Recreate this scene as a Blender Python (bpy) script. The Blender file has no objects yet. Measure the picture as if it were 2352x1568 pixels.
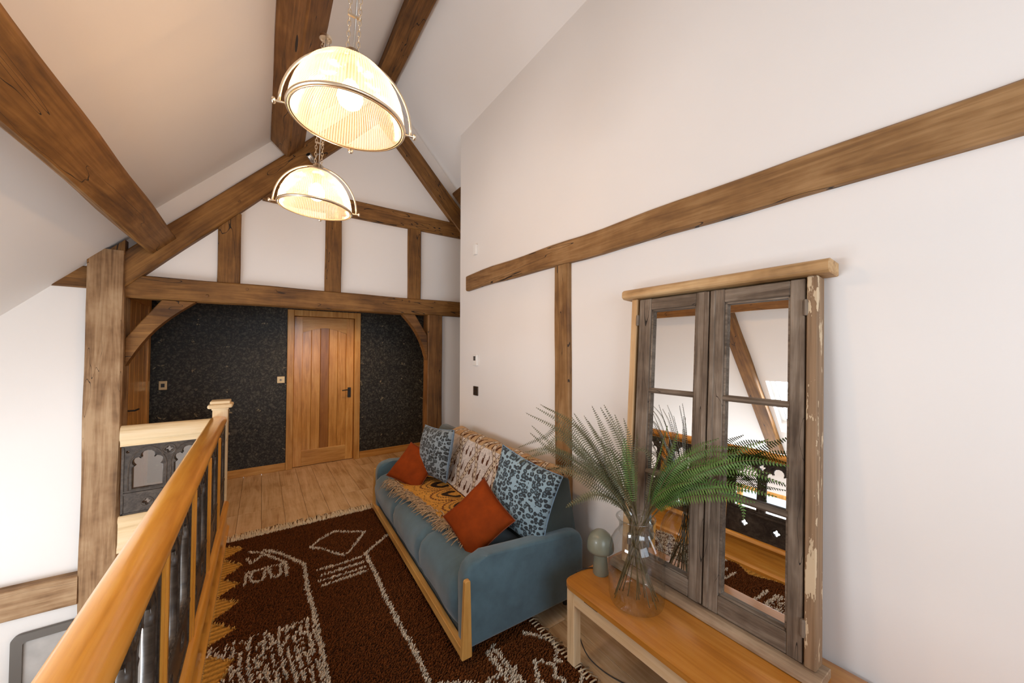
import bpy, bmesh, math, random
import numpy as np
from mathutils import Vector, Matrix, noise
random.seed(7)
rng = np.random.default_rng(11)
S = bpy.context.scene
COL = S.collection
R = math.radians

# ------------------------------------------------------------------ camera
cam = bpy.data.cameras.new('camera'); camo = bpy.data.objects.new('camera', cam); COL.objects.link(camo)
cr, cu, cf = (0.82028, -0.57196, 0.00152), (-0.01477, -0.01852, 0.99972), (0.57177, 0.82007, 0.02364)
camo.matrix_world = Matrix(((cr[0], cu[0], -cf[0], 0), (cr[1], cu[1], -cf[1], 0), (cr[2], cu[2], -cf[2], 1.55), (0, 0, 0, 1)))
cam.sensor_width = 36; cam.lens = 12.613; cam.clip_start = 0.02
S.camera = camo
# ------------------------------------------------------------------ world, big lights, exposure
w = bpy.data.worlds.new('world'); S.world = w; w.use_nodes = True
bg = w.node_tree.nodes['Background']; bg.inputs[0].default_value = (0.80, 0.90, 1.0, 1); bg.inputs[1].default_value = 1.5
def area(name, loc, direction, sx, sy, power, col):
    l = bpy.data.lights.new(name, 'AREA'); l.shape = 'RECTANGLE'; l.size = sx; l.size_y = sy; l.energy = power; l.color = col
    o = bpy.data.objects.new(name, l); COL.objects.link(o); o.location = loc
    o.rotation_euler = Vector(direction).to_track_quat('-Z', 'Y').to_euler(); return o
DAY = (0.86, 0.93, 1.0)
area('skylight_daylight', (-1.93, 1.28, 1.47), (0.728, 0, -0.686), 0.90, 0.66, 46, DAY)
area('stair_window_daylight', (-2.625, 2.0, -0.45), (1, 0, 1.8), 2.4, 1.25, 105, DAY)
area('near_window_daylight', (0.55, -1.775, 1.75), (0.2, 1, -0.1), 1.75, 1.35, 46, (.80, .89, 1))
S.view_settings.view_transform = 'Standard'; S.view_settings.look = 'None'
S.view_settings.gamma = 1; S.view_settings.use_curve_mapping = False
S.view_settings.exposure = 0.0
S.render.film_transparent = False
try:
    S.cycles.use_denoising = True
    S.cycles.max_bounces = 10; S.cycles.diffuse_bounces = 5; S.cycles.transparent_max_bounces = 24
    S.cycles.sample_clamp_indirect = 6; S.cycles.caustics_reflective = False; S.cycles.caustics_refractive = False
except Exception: pass

# ------------------------------------------------------------------ materials
def newmat(name):
    m = bpy.data.materials.new(name); m.use_nodes = True
    nt = m.node_tree; return m, nt, nt.nodes['Principled BSDF']
def N(nt, t, **kw):
    n = nt.nodes.new(t)
    for k, v in kw.items():
        if k.startswith('i_'): n.inputs[k[2:].replace('_', ' ')].default_value = v
        else: setattr(n, k, v)
    return n
def ramp(nt, fac, stops, interp='LINEAR'):
    r = nt.nodes.new('ShaderNodeValToRGB'); e = r.color_ramp.elements; r.color_ramp.interpolation = interp
    while len(e) > 1: e.remove(e[-1])
    e[0].position = stops[0][0]; e[0].color = (*stops[0][1], 1)
    for p, c in stops[1:]:
        x = e.new(p); x.color = (*c, 1)
    nt.links.new(fac, r.inputs[0]); return r.outputs[0]
def mix(nt, a, b, fac, mode='MIX'):
    n = nt.nodes.new('ShaderNodeMix'); n.data_type = 'RGBA'; n.blend_type = mode
    for sock, v in ((n.inputs['Factor'], fac), (n.inputs['A'], a), (n.inputs['B'], b)):
        if hasattr(v, 'links'): nt.links.new(v, sock)
        else: sock.default_value = v if not isinstance(v, tuple) else (*v, 1)[:4]
    return n.outputs['Result']
def math_(nt, op, a, b=0.0, c=None):
    n = nt.nodes.new('ShaderNodeMath'); n.operation = op
    for i, v in enumerate((a, b, c)):
        if v is None: continue
        if hasattr(v, 'links'): nt.links.new(v, n.inputs[i])
        else: n.inputs[i].default_value = v
    return n.outputs[0]
def coords(nt, scale=(1, 1, 1), rand=True, kind='Object'):
    tc = nt.nodes.new('ShaderNodeTexCoord'); mp = nt.nodes.new('ShaderNodeMapping'); mp.inputs['Scale'].default_value = scale
    if rand:
        oi = nt.nodes.new('ShaderNodeObjectInfo'); va = nt.nodes.new('ShaderNodeVectorMath'); va.operation = 'ADD'
        mu = math_(nt, 'MULTIPLY', oi.outputs['Random'], 37.0)
        cb = nt.nodes.new('ShaderNodeCombineXYZ'); [nt.links.new(mu, cb.inputs[i]) for i in range(3)]
        nt.links.new(tc.outputs[kind], va.inputs[0]); nt.links.new(cb.outputs[0], va.inputs[1]); nt.links.new(va.outputs[0], mp.inputs[0])
    else: nt.links.new(tc.outputs[kind], mp.inputs[0])
    return mp.outputs[0]
def tex_noise(nt, vec, scale, detail=4, rough=.55, dist=0.0):
    n = nt.nodes.new('ShaderNodeTexNoise'); n.inputs['Scale'].default_value = scale; n.inputs['Detail'].default_value = detail
    n.inputs['Roughness'].default_value = rough; n.inputs['Distortion'].default_value = dist
    nt.links.new(vec, n.inputs['Vector']); return n.outputs[0]
def bump(nt, h, bs, strength=.3, dist=.01):
    b = nt.nodes.new('ShaderNodeBump'); b.inputs['Strength'].default_value = strength; b.inputs['Distance'].default_value = dist
    nt.links.new(h, b.inputs['Height']); nt.links.new(b.outputs[0], bs.inputs['Normal'])

def wood(name, axis, dark, mid, light, rough=.6, grain=1.0, blotch=.5, crack=0.0, bumps=.25, coat=0.0, spec=.4):
    m, nt, b = newmat(name)
    st = [9.0, 9.0, 9.0]; st['XYZ'.index(axis)] = 0.9
    v = coords(nt, tuple(st))
    g1 = tex_noise(nt, v, 1.6 * grain, 5, .6, 1.2)
    st2 = [60., 60., 60.]; st2['XYZ'.index(axis)] = 2.0
    v2 = coords(nt, tuple(st2)); g2 = tex_noise(nt, v2, 1.3 * grain, 3, .5, .4)
    v3 = coords(nt, (1, 1, 1)); g3 = tex_noise(nt, v3, 3.2, 4, .6)
    f = math_(nt, 'ADD', math_(nt, 'MULTIPLY', g1, .75), math_(nt, 'MULTIPLY', g2, .35))
    f = math_(nt, 'ADD', f, math_(nt, 'MULTIPLY', math_(nt, 'SUBTRACT', g3, .5), blotch))
    c = ramp(nt, f, [(.33, dark), (.53, mid), (.75, light)])
    h = g2
    if crack > 0:
        st4 = [5., 5., 5.]; st4['XYZ'.index(axis)] = .55
        v4 = coords(nt, tuple(st4)); g4 = tex_noise(nt, v4, 1.0, 3, .55, .5)
        d = math_(nt, 'ABSOLUTE', math_(nt, 'SUBTRACT', g4, .5))
        ck = math_(nt, 'LESS_THAN', d, .0045 * crack)
        c = mix(nt, c, tuple(x * .22 for x in dark), ck)
        h = math_(nt, 'SUBTRACT', g2, math_(nt, 'MULTIPLY', ck, 1.2))
    nt.links.new(c, b.inputs['Base Color']); b.inputs['Roughness'].default_value = rough
    b.inputs['Specular IOR Level'].default_value = spec; b.inputs['Coat Weight'].default_value = coat; b.inputs['Coat Roughness'].default_value = .18
    bump(nt, h, b, bumps, .004); return m
def plain(name, col, rough=.6, metal=0.0, nscale=0, namt=.1, bumpamt=0.0, sheen=0.0, coat=0.0):
    m, nt, b = newmat(name)
    b.inputs['Base Color'].default_value = (*col, 1); b.inputs['Roughness'].default_value = rough; b.inputs['Metallic'].default_value = metal
    b.inputs['Sheen Weight'].default_value = sheen; b.inputs['Coat Weight'].default_value = coat
    if nscale:
        v = coords(nt, (1, 1, 1)); n = tex_noise(nt, v, nscale, 4, .6)
        c = ramp(nt, n, [(.3, tuple(x * (1 - namt) for x in col)), (.7, tuple(min(1, x * (1 + namt)) for x in col))])
        nt.links.new(c, b.inputs['Base Color'])
        if bumpamt: bump(nt, n, b, bumpamt, .004)
    return m
M = {}
OD, OM, OL = (.072, .028, .005), (.165, .070, .013), (.28, .132, .033)
for ax in 'XYZ': M['oak' + ax] = wood('aged_oak_' + ax, ax, OD, OM, OL, .62, crack=.5, blotch=.55)
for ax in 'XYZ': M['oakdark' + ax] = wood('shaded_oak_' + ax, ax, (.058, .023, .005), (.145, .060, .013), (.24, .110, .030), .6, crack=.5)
M['post'] = wood('greyed_oak_post', 'X', (.14, .070, .028), (.28, .160, .075), (.42, .275, .15), .7, crack=.25, blotch=.9)
M['walloak'] = wood('wall_oak', 'X', (.11, .048, .014), (.225, .112, .036), (.36, .205, .085), .6, crack=.6, blotch=.6)
for ax in 'XYZ': M['pine' + ax] = wood('lamplit_varnished_pine_' + ax, ax, (.50, .19, .022), (.66, .28, .036), (.76, .38, .07), .28, blotch=.2, bumps=.04, coat=.7)  # same pine as the newel, with warm lamp light put into its orange
for ax in 'XYZ': M['palepine' + ax] = wood('pale_pine_' + ax, ax, (.60, .42, .22), (.76, .58, .34), (.84, .69, .46), .35, blotch=.2, bumps=.04, coat=.3)
M['tabletop'] = wood('oiled_oak_top', 'Y', (.36, .125, .014), (.47, .18, .022), (.56, .25, .045), .30, blotch=.35, bumps=.05, coat=.5)
for ax in 'XYZ': M['tableleg' + ax] = wood('light_oak_leg_' + ax, ax, (.56, .37, .19), (.72, .51, .29), (.80, .62, .40), .45, blotch=.2, bumps=.05)
M['floorwood'] = wood('oak_floorboard', 'Y', (.37, .21, .09), (.55, .36, .185), (.68, .49, .30), .42, blotch=.55, bumps=.08)
for ax in 'XYZ': M['skirt' + ax] = wood('oak_joinery_' + ax, ax, (.36, .155, .03), (.54, .27, .065), (.68, .40, .13), .4, blotch=.3, bumps=.06, coat=.2)
M['doorZ'] = wood('oak_door', 'Z', (.36, .155, .028), (.58, .28, .062), (.72, .41, .125), .30, blotch=.3, bumps=.06, coat=.4)
M['doorreflect'] = wood('oak_door_dark_board', 'Z', (.20, .075, .012), (.31, .125, .022), (.42, .19, .04), .32, blotch=.3, bumps=.06, coat=.4)  # middle board darkened: a reflection on the door put into its colour
for ax in 'YZ': M['grey' + ax] = wood('weathered_wood_' + ax, ax, (.065, .042, .026), (.155, .112, .078), (.28, .22, .165), .78, grain=1.3, blotch=.7, crack=.22, bumps=.5)
M['strip'] = wood('mirror_pale_frame', 'Z', (.36, .20, .08), (.52, .32, .15), (.64, .44, .25), .6, blotch=.3)
M['capwood'] = wood('mirror_cap_wood', 'Y', (.22, .115, .04), (.44, .26, .11), (.60, .40, .20), .55, blotch=1.0, bumps=.2)
M['basewood'] = wood('mirror_base_wood', 'Y', (.16, .10, .06), (.30, .20, .12), (.46, .34, .22), .65, blotch=.8, bumps=.4)
M['darkcarved'] = wood('ebonised_carving', 'Z', (.020, .014, .010), (.050, .037, .028), (.10, .08, .062), .45, blotch=.5, bumps=.2, coat=.1)
# peeling paint stile
m, nt, b = newmat('peeling_paint'); v = coords(nt, (14, 14, 3.2)); n = tex_noise(nt, v, 1.4, 5, .65)
v2 = coords(nt, (60, 60, 2)); n2 = tex_noise(nt, v2, 1, 3)
wd = ramp(nt, n2, [(.3, (.15, .085, .04)), (.7, (.32, .20, .11))])
pk = math_(nt, 'GREATER_THAN', n, .585)
nt.links.new(mix(nt, wd, (.55, .42, .27), pk), b.inputs['Base Color']); b.inputs['Roughness'].default_value = .75; bump(nt, pk, b, .5, .003); M['peel'] = m
# plaster
def plaster(name, col, bumpv=.12):
    m, nt, b = newmat(name); v = coords(nt, (1, 1, 1), rand=False)
    n = tex_noise(nt, v, 1.1, 4, .5); n2 = tex_noise(nt, v, 26, 3, .6)
    c = ramp(nt, n, [(.3, tuple(x * .965 for x in col)), (.7, col)])
    nt.links.new(c, b.inputs['Base Color']); b.inputs['Roughness'].default_value = .75; b.inputs['Specular IOR Level'].default_value = .25
    bump(nt, n2, b, bumpv, .003); return m
M['plaster'] = plaster('white_plaster', (.82, .785, .75))
M['ceil'] = plaster('ceiling_plaster', (.80, .77, .74), .06)
# wallpaper
m, nt, b = newmat('dark_leaf_wallpaper'); v = coords(nt, (1, 1, 1), rand=False)
vo = nt.nodes.new('ShaderNodeTexVoronoi'); vo.feature = 'DISTANCE_TO_EDGE'; vo.inputs['Scale'].default_value = 20
nd = nt.nodes.new('ShaderNodeTexNoise'); nd.inputs['Scale'].default_value = 9; nt.links.new(v, nd.inputs['Vector'])
va = nt.nodes.new('ShaderNodeVectorMath'); va.operation = 'MULTIPLY_ADD'; nt.links.new(nd.outputs['Color'], va.inputs[0]); va.inputs[1].default_value = (.22, .22, .22); nt.links.new(v, va.inputs[2])
nt.links.new(va.outputs[0], vo.inputs['Vector'])
leaf = ramp(nt, vo.outputs['Distance'], [(0, (.006, .006, .005)), (.06, (.038, .036, .029)), (.22, (.085, .080, .064))])
n3 = tex_noise(nt, v, 45, 4, .7); leaf = mix(nt, leaf, (.010, .010, .009), ramp(nt, n3, [(.42, (0, 0, 0)), (.62, (1, 1, 1))]))
# pale moth-like flecks on a regular drop
sx = nt.nodes.new('ShaderNodeSeparateXYZ'); nt.links.new(va.outputs[0], sx.inputs[0])
def frac_c(val, per, off):
    return math_(nt, 'SUBTRACT', math_(nt, 'FRACT', math_(nt, 'ADD', math_(nt, 'DIVIDE', val, per), off)), .5)
fx = math_(nt, 'MULTIPLY', frac_c(sx.outputs[0], .30, .2), .30); fz = math_(nt, 'MULTIPLY', frac_c(sx.outputs[2], .27, .1), .27)
rr = math_(nt, 'SQRT', math_(nt, 'ADD', math_(nt, 'POWER', math_(nt, 'MULTIPLY', fx, .6), 2), math_(nt, 'POWER', fz, 2)))
fl = math_(nt, 'LESS_THAN', rr, .013); n4 = tex_noise(nt, v, 60, 2); fl = math_(nt, 'MULTIPLY', fl, math_(nt, 'GREATER_THAN', n4, .52))
nt.links.new(mix(nt, leaf, (.30, .25, .15), fl), b.inputs['Base Color']); b.inputs['Roughness'].default_value = .5; b.inputs['Specular IOR Level'].default_value = .35
bump(nt, vo.outputs['Distance'], b, .15, .003); M['paper'] = m
# glass, mirror, metals
def thin_glass(name, tint=(1, 1, 1), refl=.12, rough=0.0):
    m = bpy.data.materials.new(name); m.use_nodes = True; nt = m.node_tree; nt.nodes.clear()
    out = nt.nodes.new('ShaderNodeOutputMaterial'); tr = nt.nodes.new('ShaderNodeBsdfTransparent'); tr.inputs[0].default_value = (*tint, 1)
    gl = nt.nodes.new('ShaderNodeBsdfGlossy'); gl.inputs['Roughness'].default_value = rough
    lw = nt.nodes.new('ShaderNodeLayerWeight'); lw.inputs[0].default_value = .35
    f = math_(nt, 'ADD', math_(nt, 'MULTIPLY', math_(nt, 'POWER', lw.outputs['Facing'], 2.5), .75), refl * .4)
    mx = nt.nodes.new('ShaderNodeMixShader'); nt.links.new(f, mx.inputs[0]); nt.links.new(tr.outputs[0], mx.inputs[1]); nt.links.new(gl.outputs[0], mx.inputs[2])
    nt.links.new(mx.outputs[0], out.inputs[0]); return m
M['glass'] = thin_glass('clear_glass', (.955, .965, .96))
M['pane'] = thin_glass('window_glass', (.98, .99, 1), .05)
m = bpy.data.materials.new('ribbed_shade_glass'); m.use_nodes = True; nt = m.node_tree; nt.nodes.clear()
out = nt.nodes.new('ShaderNodeOutputMaterial'); tr = nt.nodes.new('ShaderNodeBsdfTransparent'); tr.inputs[0].default_value = (1, .97, .92, 1)
tl = nt.nodes.new('ShaderNodeBsdfTranslucent'); tl.inputs[0].default_value = (1, .94, .84, 1); df = nt.nodes.new('ShaderNodeBsdfDiffuse'); df.inputs[0].default_value = (1, .93, .82, 1)
gl = nt.nodes.new('ShaderNodeBsdfGlossy'); gl.inputs['Roughness'].default_value = .12
a1 = nt.nodes.new('ShaderNodeMixShader'); a1.inputs[0].default_value = .5; nt.links.new(tl.outputs[0], a1.inputs[1]); nt.links.new(df.outputs[0], a1.inputs[2])
a2 = nt.nodes.new('ShaderNodeMixShader'); sxy = nt.nodes.new('ShaderNodeSeparateXYZ'); tcs = nt.nodes.new('ShaderNodeTexCoord'); nt.links.new(tcs.outputs['Object'], sxy.inputs[0]); rb_ = math_(nt, 'ADD', math_(nt, 'MULTIPLY', math_(nt, 'SINE', math_(nt, 'MULTIPLY', math_(nt, 'ARCTAN2', sxy.outputs[1], sxy.outputs[0]), 120.0)), .17), .30); nt.links.new(rb_, a2.inputs[0]); nt.links.new(tr.outputs[0], a2.inputs[1]); nt.links.new(a1.outputs[0], a2.inputs[2])
lw = nt.nodes.new('ShaderNodeLayerWeight'); lw.inputs[0].default_value = .3
a3 = nt.nodes.new('ShaderNodeMixShader'); nt.links.new(math_(nt, 'ADD', math_(nt, 'MULTIPLY', lw.outputs['Facing'], .3), .05), a3.inputs[0]); nt.links.new(a2.outputs[0], a3.inputs[1]); nt.links.new(gl.outputs[0], a3.inputs[2])
nt.links.new(a3.outputs[0], out.inputs[0]); M['shade'] = m
M['mirrorglass'] = thin_glass('reflective_backing_glass', (.9, .9, .9), 1.1)
M['mirror'] = plain('mirror_silver', (.93, .93, .92), .0, 1.0)
M['nickel'] = plain('polished_nickel', (.86, .74, .56), .3, 1.0)
M['steel'] = plain('brushed_steel', (.45, .42, .38), .35, 1.0)
M['black'] = plain('black_iron', (.012, .011, .010), .45)
M['cable'] = plain('dark_flex', (.02, .015, .012), .5)
M['white'] = plain('white_plastic', (.82, .80, .76), .35)
M['lcd'] = plain('display_grey', (.05, .055, .055), .2)
M['bronze'] = plain('bronze_plate', (.10, .075, .055), .35, .8)
M['brass'] = plain('antique_brass', (.55, .38, .20), .35, .8)
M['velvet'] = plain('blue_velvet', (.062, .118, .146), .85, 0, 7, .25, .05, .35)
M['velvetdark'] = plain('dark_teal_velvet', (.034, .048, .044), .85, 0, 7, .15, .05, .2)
M['rust'] = plain('rust_velvet', (.21, .033, .0025), .8, 0, 14, .18, .05, 0)
M['rust'].node_tree.nodes['Principled BSDF'].inputs['Specular IOR Level'].default_value = .12
M['pipe'] = plain('rust_piping', (.17, .03, .004), .7)
M['plainblue'] = plain('blue_grey_cushion_back', (.17, .25, .33), .8, 0, 20, .15, .05, .1)
M['sage'] = plain('sage_enamel', (.20, .205, .150), .38, 0, 0, 0, 0, 0, .2)
M['stem'] = plain('brown_fern_stem', (.10, .075, .028), .6)
M['frame_dark'] = plain('dark_grey_frame', (.13, .115, .10), .5)
M['print'] = plain('pale_print', (.42, .40, .38), .4, 0, 3, .3)
def fern_mat(name, c1, c2):
    m, nt, b = newmat(name); v = coords(nt, (1, 1, 1)); n = tex_noise(nt, v, 8, 3)
    nt.links.new(ramp(nt, n, [(.35, c1), (.65, c2)]), b.inputs['Base Color']); b.inputs['Roughness'].default_value = .55
    b.inputs['Subsurface Weight'].default_value = 0; return m
M['fern_olive'] = fern_mat('olive_fern', (.065, .060, .022), (.125, .125, .045))
M['fern_green'] = fern_mat('green_fern', (.055, .115, .018), (.11, .22, .04))
m = bpy.data.materials.new('bulb_glow'); m.use_nodes = True; nt = m.node_tree; nt.nodes.clear()
out = nt.nodes.new('ShaderNodeOutputMaterial'); em = nt.nodes.new('ShaderNodeEmission'); em.inputs[0].default_value = (1, .74, .42, 1); em.inputs[1].default_value = 9; nt.links.new(em.outputs[0], out.inputs[0]); M['bulb'] = m
# leopard print velvet
def leopard(name, lo, ring, mid):
    m, nt, b = newmat(name); v = coords(nt, (1, 1, 1), rand=True)
    nd = nt.nodes.new('ShaderNodeTexNoise'); nd.inputs['Scale'].default_value = 24; nd.inputs['Detail'].default_value = 3; nt.links.new(v, nd.inputs['Vector'])
    va = nt.nodes.new('ShaderNodeVectorMath'); va.operation = 'MULTIPLY_ADD'; nt.links.new(nd.outputs['Color'], va.inputs[0]); va.inputs[1].default_value = (.028, .0, .028); nt.links.new(v, va.inputs[2])
    vm = nt.nodes.new('ShaderNodeMapping'); vm.inputs['Scale'].default_value = (1, .0, 1.0); nt.links.new(va.outputs[0], vm.inputs[0])
    vo = nt.nodes.new('ShaderNodeTexVoronoi'); vo.inputs['Scale'].default_value = 38; vo.inputs['Randomness'].default_value = .55; nt.links.new(vm.outputs[0], vo.inputs['Vector'])
    d = vo.outputs['Distance']
    n2 = tex_noise(nt, vm.outputs[0], 70, 2); gap = math_(nt, 'GREATER_THAN', n2, .36)
    rg = math_(nt, 'MULTIPLY', math_(nt, 'MULTIPLY', math_(nt, 'GREATER_THAN', d, .26), math_(nt, 'LESS_THAN', d, .53)), gap)
    inn = math_(nt, 'LESS_THAN', d, .26)
    c = mix(nt, lo, mid, inn); c = mix(nt, c, ring, rg)
    nt.links.new(c, b.inputs['Base Color']); b.inputs['Roughness'].default_value = .8; b.inputs['Sheen Weight'].default_value = .12
    n5 = tex_noise(nt, v, 160, 2); bump(nt, n5, b, .25, .003); return m
M['leopard'] = leopard('blue_leopard_velvet', (.235, .33, .375), (.018, .025, .030), (.085, .13, .155))
M['leopard2'] = leopard('grey_leopard_velvet', (.21, .25, .27), (.016, .018, .018), (.07, .088, .095))
# colour attribute material for woven things
def attr_mat(name, rough=.9, bscale=0, sheen=0.0):
    m, nt, b = newmat(name); a = nt.nodes.new('ShaderNodeAttribute'); a.attribute_name = 'Col'
    v = coords(nt, (1, 1, 1), rand=False); n = tex_noise(nt, v, 90, 2)
    c = mix(nt, a.outputs['Color'], ramp(nt, n, [(.3, (.72, .72, .72)), (.7, (1.1, 1.1, 1.1))]), 1.0, 'MULTIPLY')
    nt.links.new(c, b.inputs['Base Color']); b.inputs['Roughness'].default_value = rough; b.inputs['Specular IOR Level'].default_value = .1
    b.inputs['Sheen Weight'].default_value = sheen
    if bscale:
        n2 = tex_noise(nt, v, bscale, 2); bump(nt, n2, b, .4, .004)
    return m
M['rugpile'] = attr_mat('rug_pile', .95); M['rugbase'] = attr_mat('rug_weave', .95, 200); M['throw'] = attr_mat('woven_throw', .9, 260)
M['fringe'] = plain('cream_yarn', (.56, .43, .27), .9, 0, 30, .25)
M['fringe2'] = plain('throw_yarn', (.38, .25, .135), .9, 0, 60, .45)

# ------------------------------------------------------------------ mesh helpers
def link(o, mat=None, parent=None):
    COL.objects.link(o)
    if mat is not None: o.data.materials.append(M[mat] if isinstance(mat, str) else mat)
    if parent is not None: o.parent = parent
    return o
def tag(o, label=None, cat=None, group=None, kind=None):
    for k, v in (('label', label), ('category', cat), ('group', group), ('kind', kind)):
        if v: o[k] = v
    return o
def empty(name, loc=(0, 0, 0), rotz=0.0, **kw):
    o = bpy.data.objects.new(name, None); COL.objects.link(o); o.location = loc; o.rotation_euler = (0, 0, rotz); o.empty_display_size = .1
    tag(o, **kw); return o
def obj(name, bm, mat, parent=None, smooth=False, auto=False):
    me = bpy.data.meshes.new(name)
    bmesh.ops.recalc_face_normals(bm, faces=bm.faces[:])
    bm.to_mesh(me); bm.free()
    if smooth: me.polygons.foreach_set('use_smooth', [True] * len(me.polygons))
    o = link(bpy.data.objects.new(name, me), mat, parent)
    if auto:
        try: me.set_sharp_from_angle(angle=R(38))
        except Exception: pass
    return o
def raw(name, verts, faces, mat, parent=None, smooth=False, cols=None):
    me = bpy.data.meshes.new(name); me.from_pydata([tuple(map(float, v)) for v in verts], [], [tuple(map(int, f)) for f in faces]); me.update()
    if smooth: me.polygons.foreach_set('use_smooth', [True] * len(me.polygons))
    if cols is not None:
        at = me.color_attributes.new('Col', 'FLOAT_COLOR', 'POINT'); at.data.foreach_set('color', np.asarray(cols, dtype=np.float32).ravel())
    return link(bpy.data.objects.new(name, me), mat, parent)
def box(bm, x0, x1, y0, y1, z0, z1, bev=0.0, seg=2):
    vs = [bm.verts.new((x, y, z)) for x in (x0, x1) for y in (y0, y1) for z in (z0, z1)]
    fs = [bm.faces.new([vs[i] for i in f]) for f in ((0, 1, 3, 2), (4, 6, 7, 5), (0, 4, 5, 1), (2, 3, 7, 6), (0, 2, 6, 4), (1, 5, 7, 3))]
    if bev:
        es = list({e for f in fs for e in f.edges}); bmesh.ops.bevel(bm, geom=es, offset=bev, segments=seg, affect='EDGES', profile=.5)
    return bm
def bx(*a, **k): return box(bmesh.new(), *a, **k)
def prism(bm, pts, axis, a, b, bev=0.0, seg=2):
    """polygon pts in the plane normal to axis, extruded from a to b"""
    def P(p, t): return {'X': (t, p[0], p[1]), 'Y': (p[0], t, p[1]), 'Z': (p[0], p[1], t)}[axis]
    A = [bm.verts.new(P(p, a)) for p in pts]; B = [bm.verts.new(P(p, b)) for p in pts]; n = len(pts)
    fs = [bm.faces.new(A), bm.faces.new(B[::-1])] + [bm.faces.new((A[i], A[(i + 1) % n], B[(i + 1) % n], B[i])) for i in range(n)]
    if bev:
        es = list({e for f in fs for e in f.edges}); bmesh.ops.bevel(bm, geom=es, offset=bev, segments=seg, affect='EDGES', profile=.5, clamp_overlap=True)
    return bm
def lathe(bm, prof, n=32, c=(0, 0, 0), cap0=False, cap1=False, ribs=0, amp=0):
    rings = []
    for r, z in prof:
        rg = []
        for i in range(n):
            a = 2 * math.pi * i / n; rr_ = r * (1 + (amp * (1 if i % 2 else -1) if ribs else 0))
            rg.append(bm.verts.new((c[0] + rr_ * math.cos(a), c[1] + rr_ * math.sin(a), c[2] + z)))
        rings.append(rg)
    for A, B in zip(rings, rings[1:]):
        for i in range(n): bm.faces.new((A[i], A[(i + 1) % n], B[(i + 1) % n], B[i]))
    if cap0: bm.faces.new(rings[0][::-1])
    if cap1: bm.faces.new(rings[-1])
    return bm
def tube(bm, pts, r, n=8, closed=False, r1=None):
    pts = [Vector(p) for p in pts]; rings = []; L = len(pts); up = Vector((0, 0, 1))
    prev = None
    for i, p in enumerate(pts):
        if closed: t = (pts[(i + 1) % L] - pts[i - 1]).normalized()
        else: t = (pts[min(i + 1, L - 1)] - pts[max(i - 1, 0)]).normalized()
        if prev is None:
            a = t.orthogonal().normalized()
        else:
            a = (prev - t * prev.dot(t)); a = a.normalized() if a.length > 1e-6 else t.orthogonal().normalized()
        prev = a; b_ = t.cross(a); rad = r if r1 is None else r + (r1 - r) * i / max(1, L - 1)
        rings.append([bm.verts.new(p + (a * math.cos(2 * math.pi * k / n) + b_ * math.sin(2 * math.pi * k / n)) * rad) for k in range(n)])
    prs = list(zip(rings, rings[1:])) + ([(rings[-1], rings[0])] if closed else [])
    for A, B in prs:
        for k in range(n): bm.faces.new((A[k], A[(k + 1) % n], B[(k + 1) % n], B[k]))
    if not closed: bm.faces.new(rings[0][::-1]); bm.faces.new(rings[-1])
    return bm
def bez(pts, n=16):
    """smooth curve through points (Catmull-Rom)"""
    P = [Vector(p) for p in pts]; P = [P[0] * 2 - P[1]] + P + [P[-1] * 2 - P[-2]]; out = []
    for i in range(1, len(P) - 2):
        for k in range(n):
            t = k / n; a, b_, c, d = P[i - 1:i + 3]
            out.append(.5 * ((2 * b_) + (c - a) * t + (2 * a - 5 * b_ + 4 * c - d) * t * t + (3 * b_ - a - 3 * c + d) * t ** 3))
    return out + [P[-2]]

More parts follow.
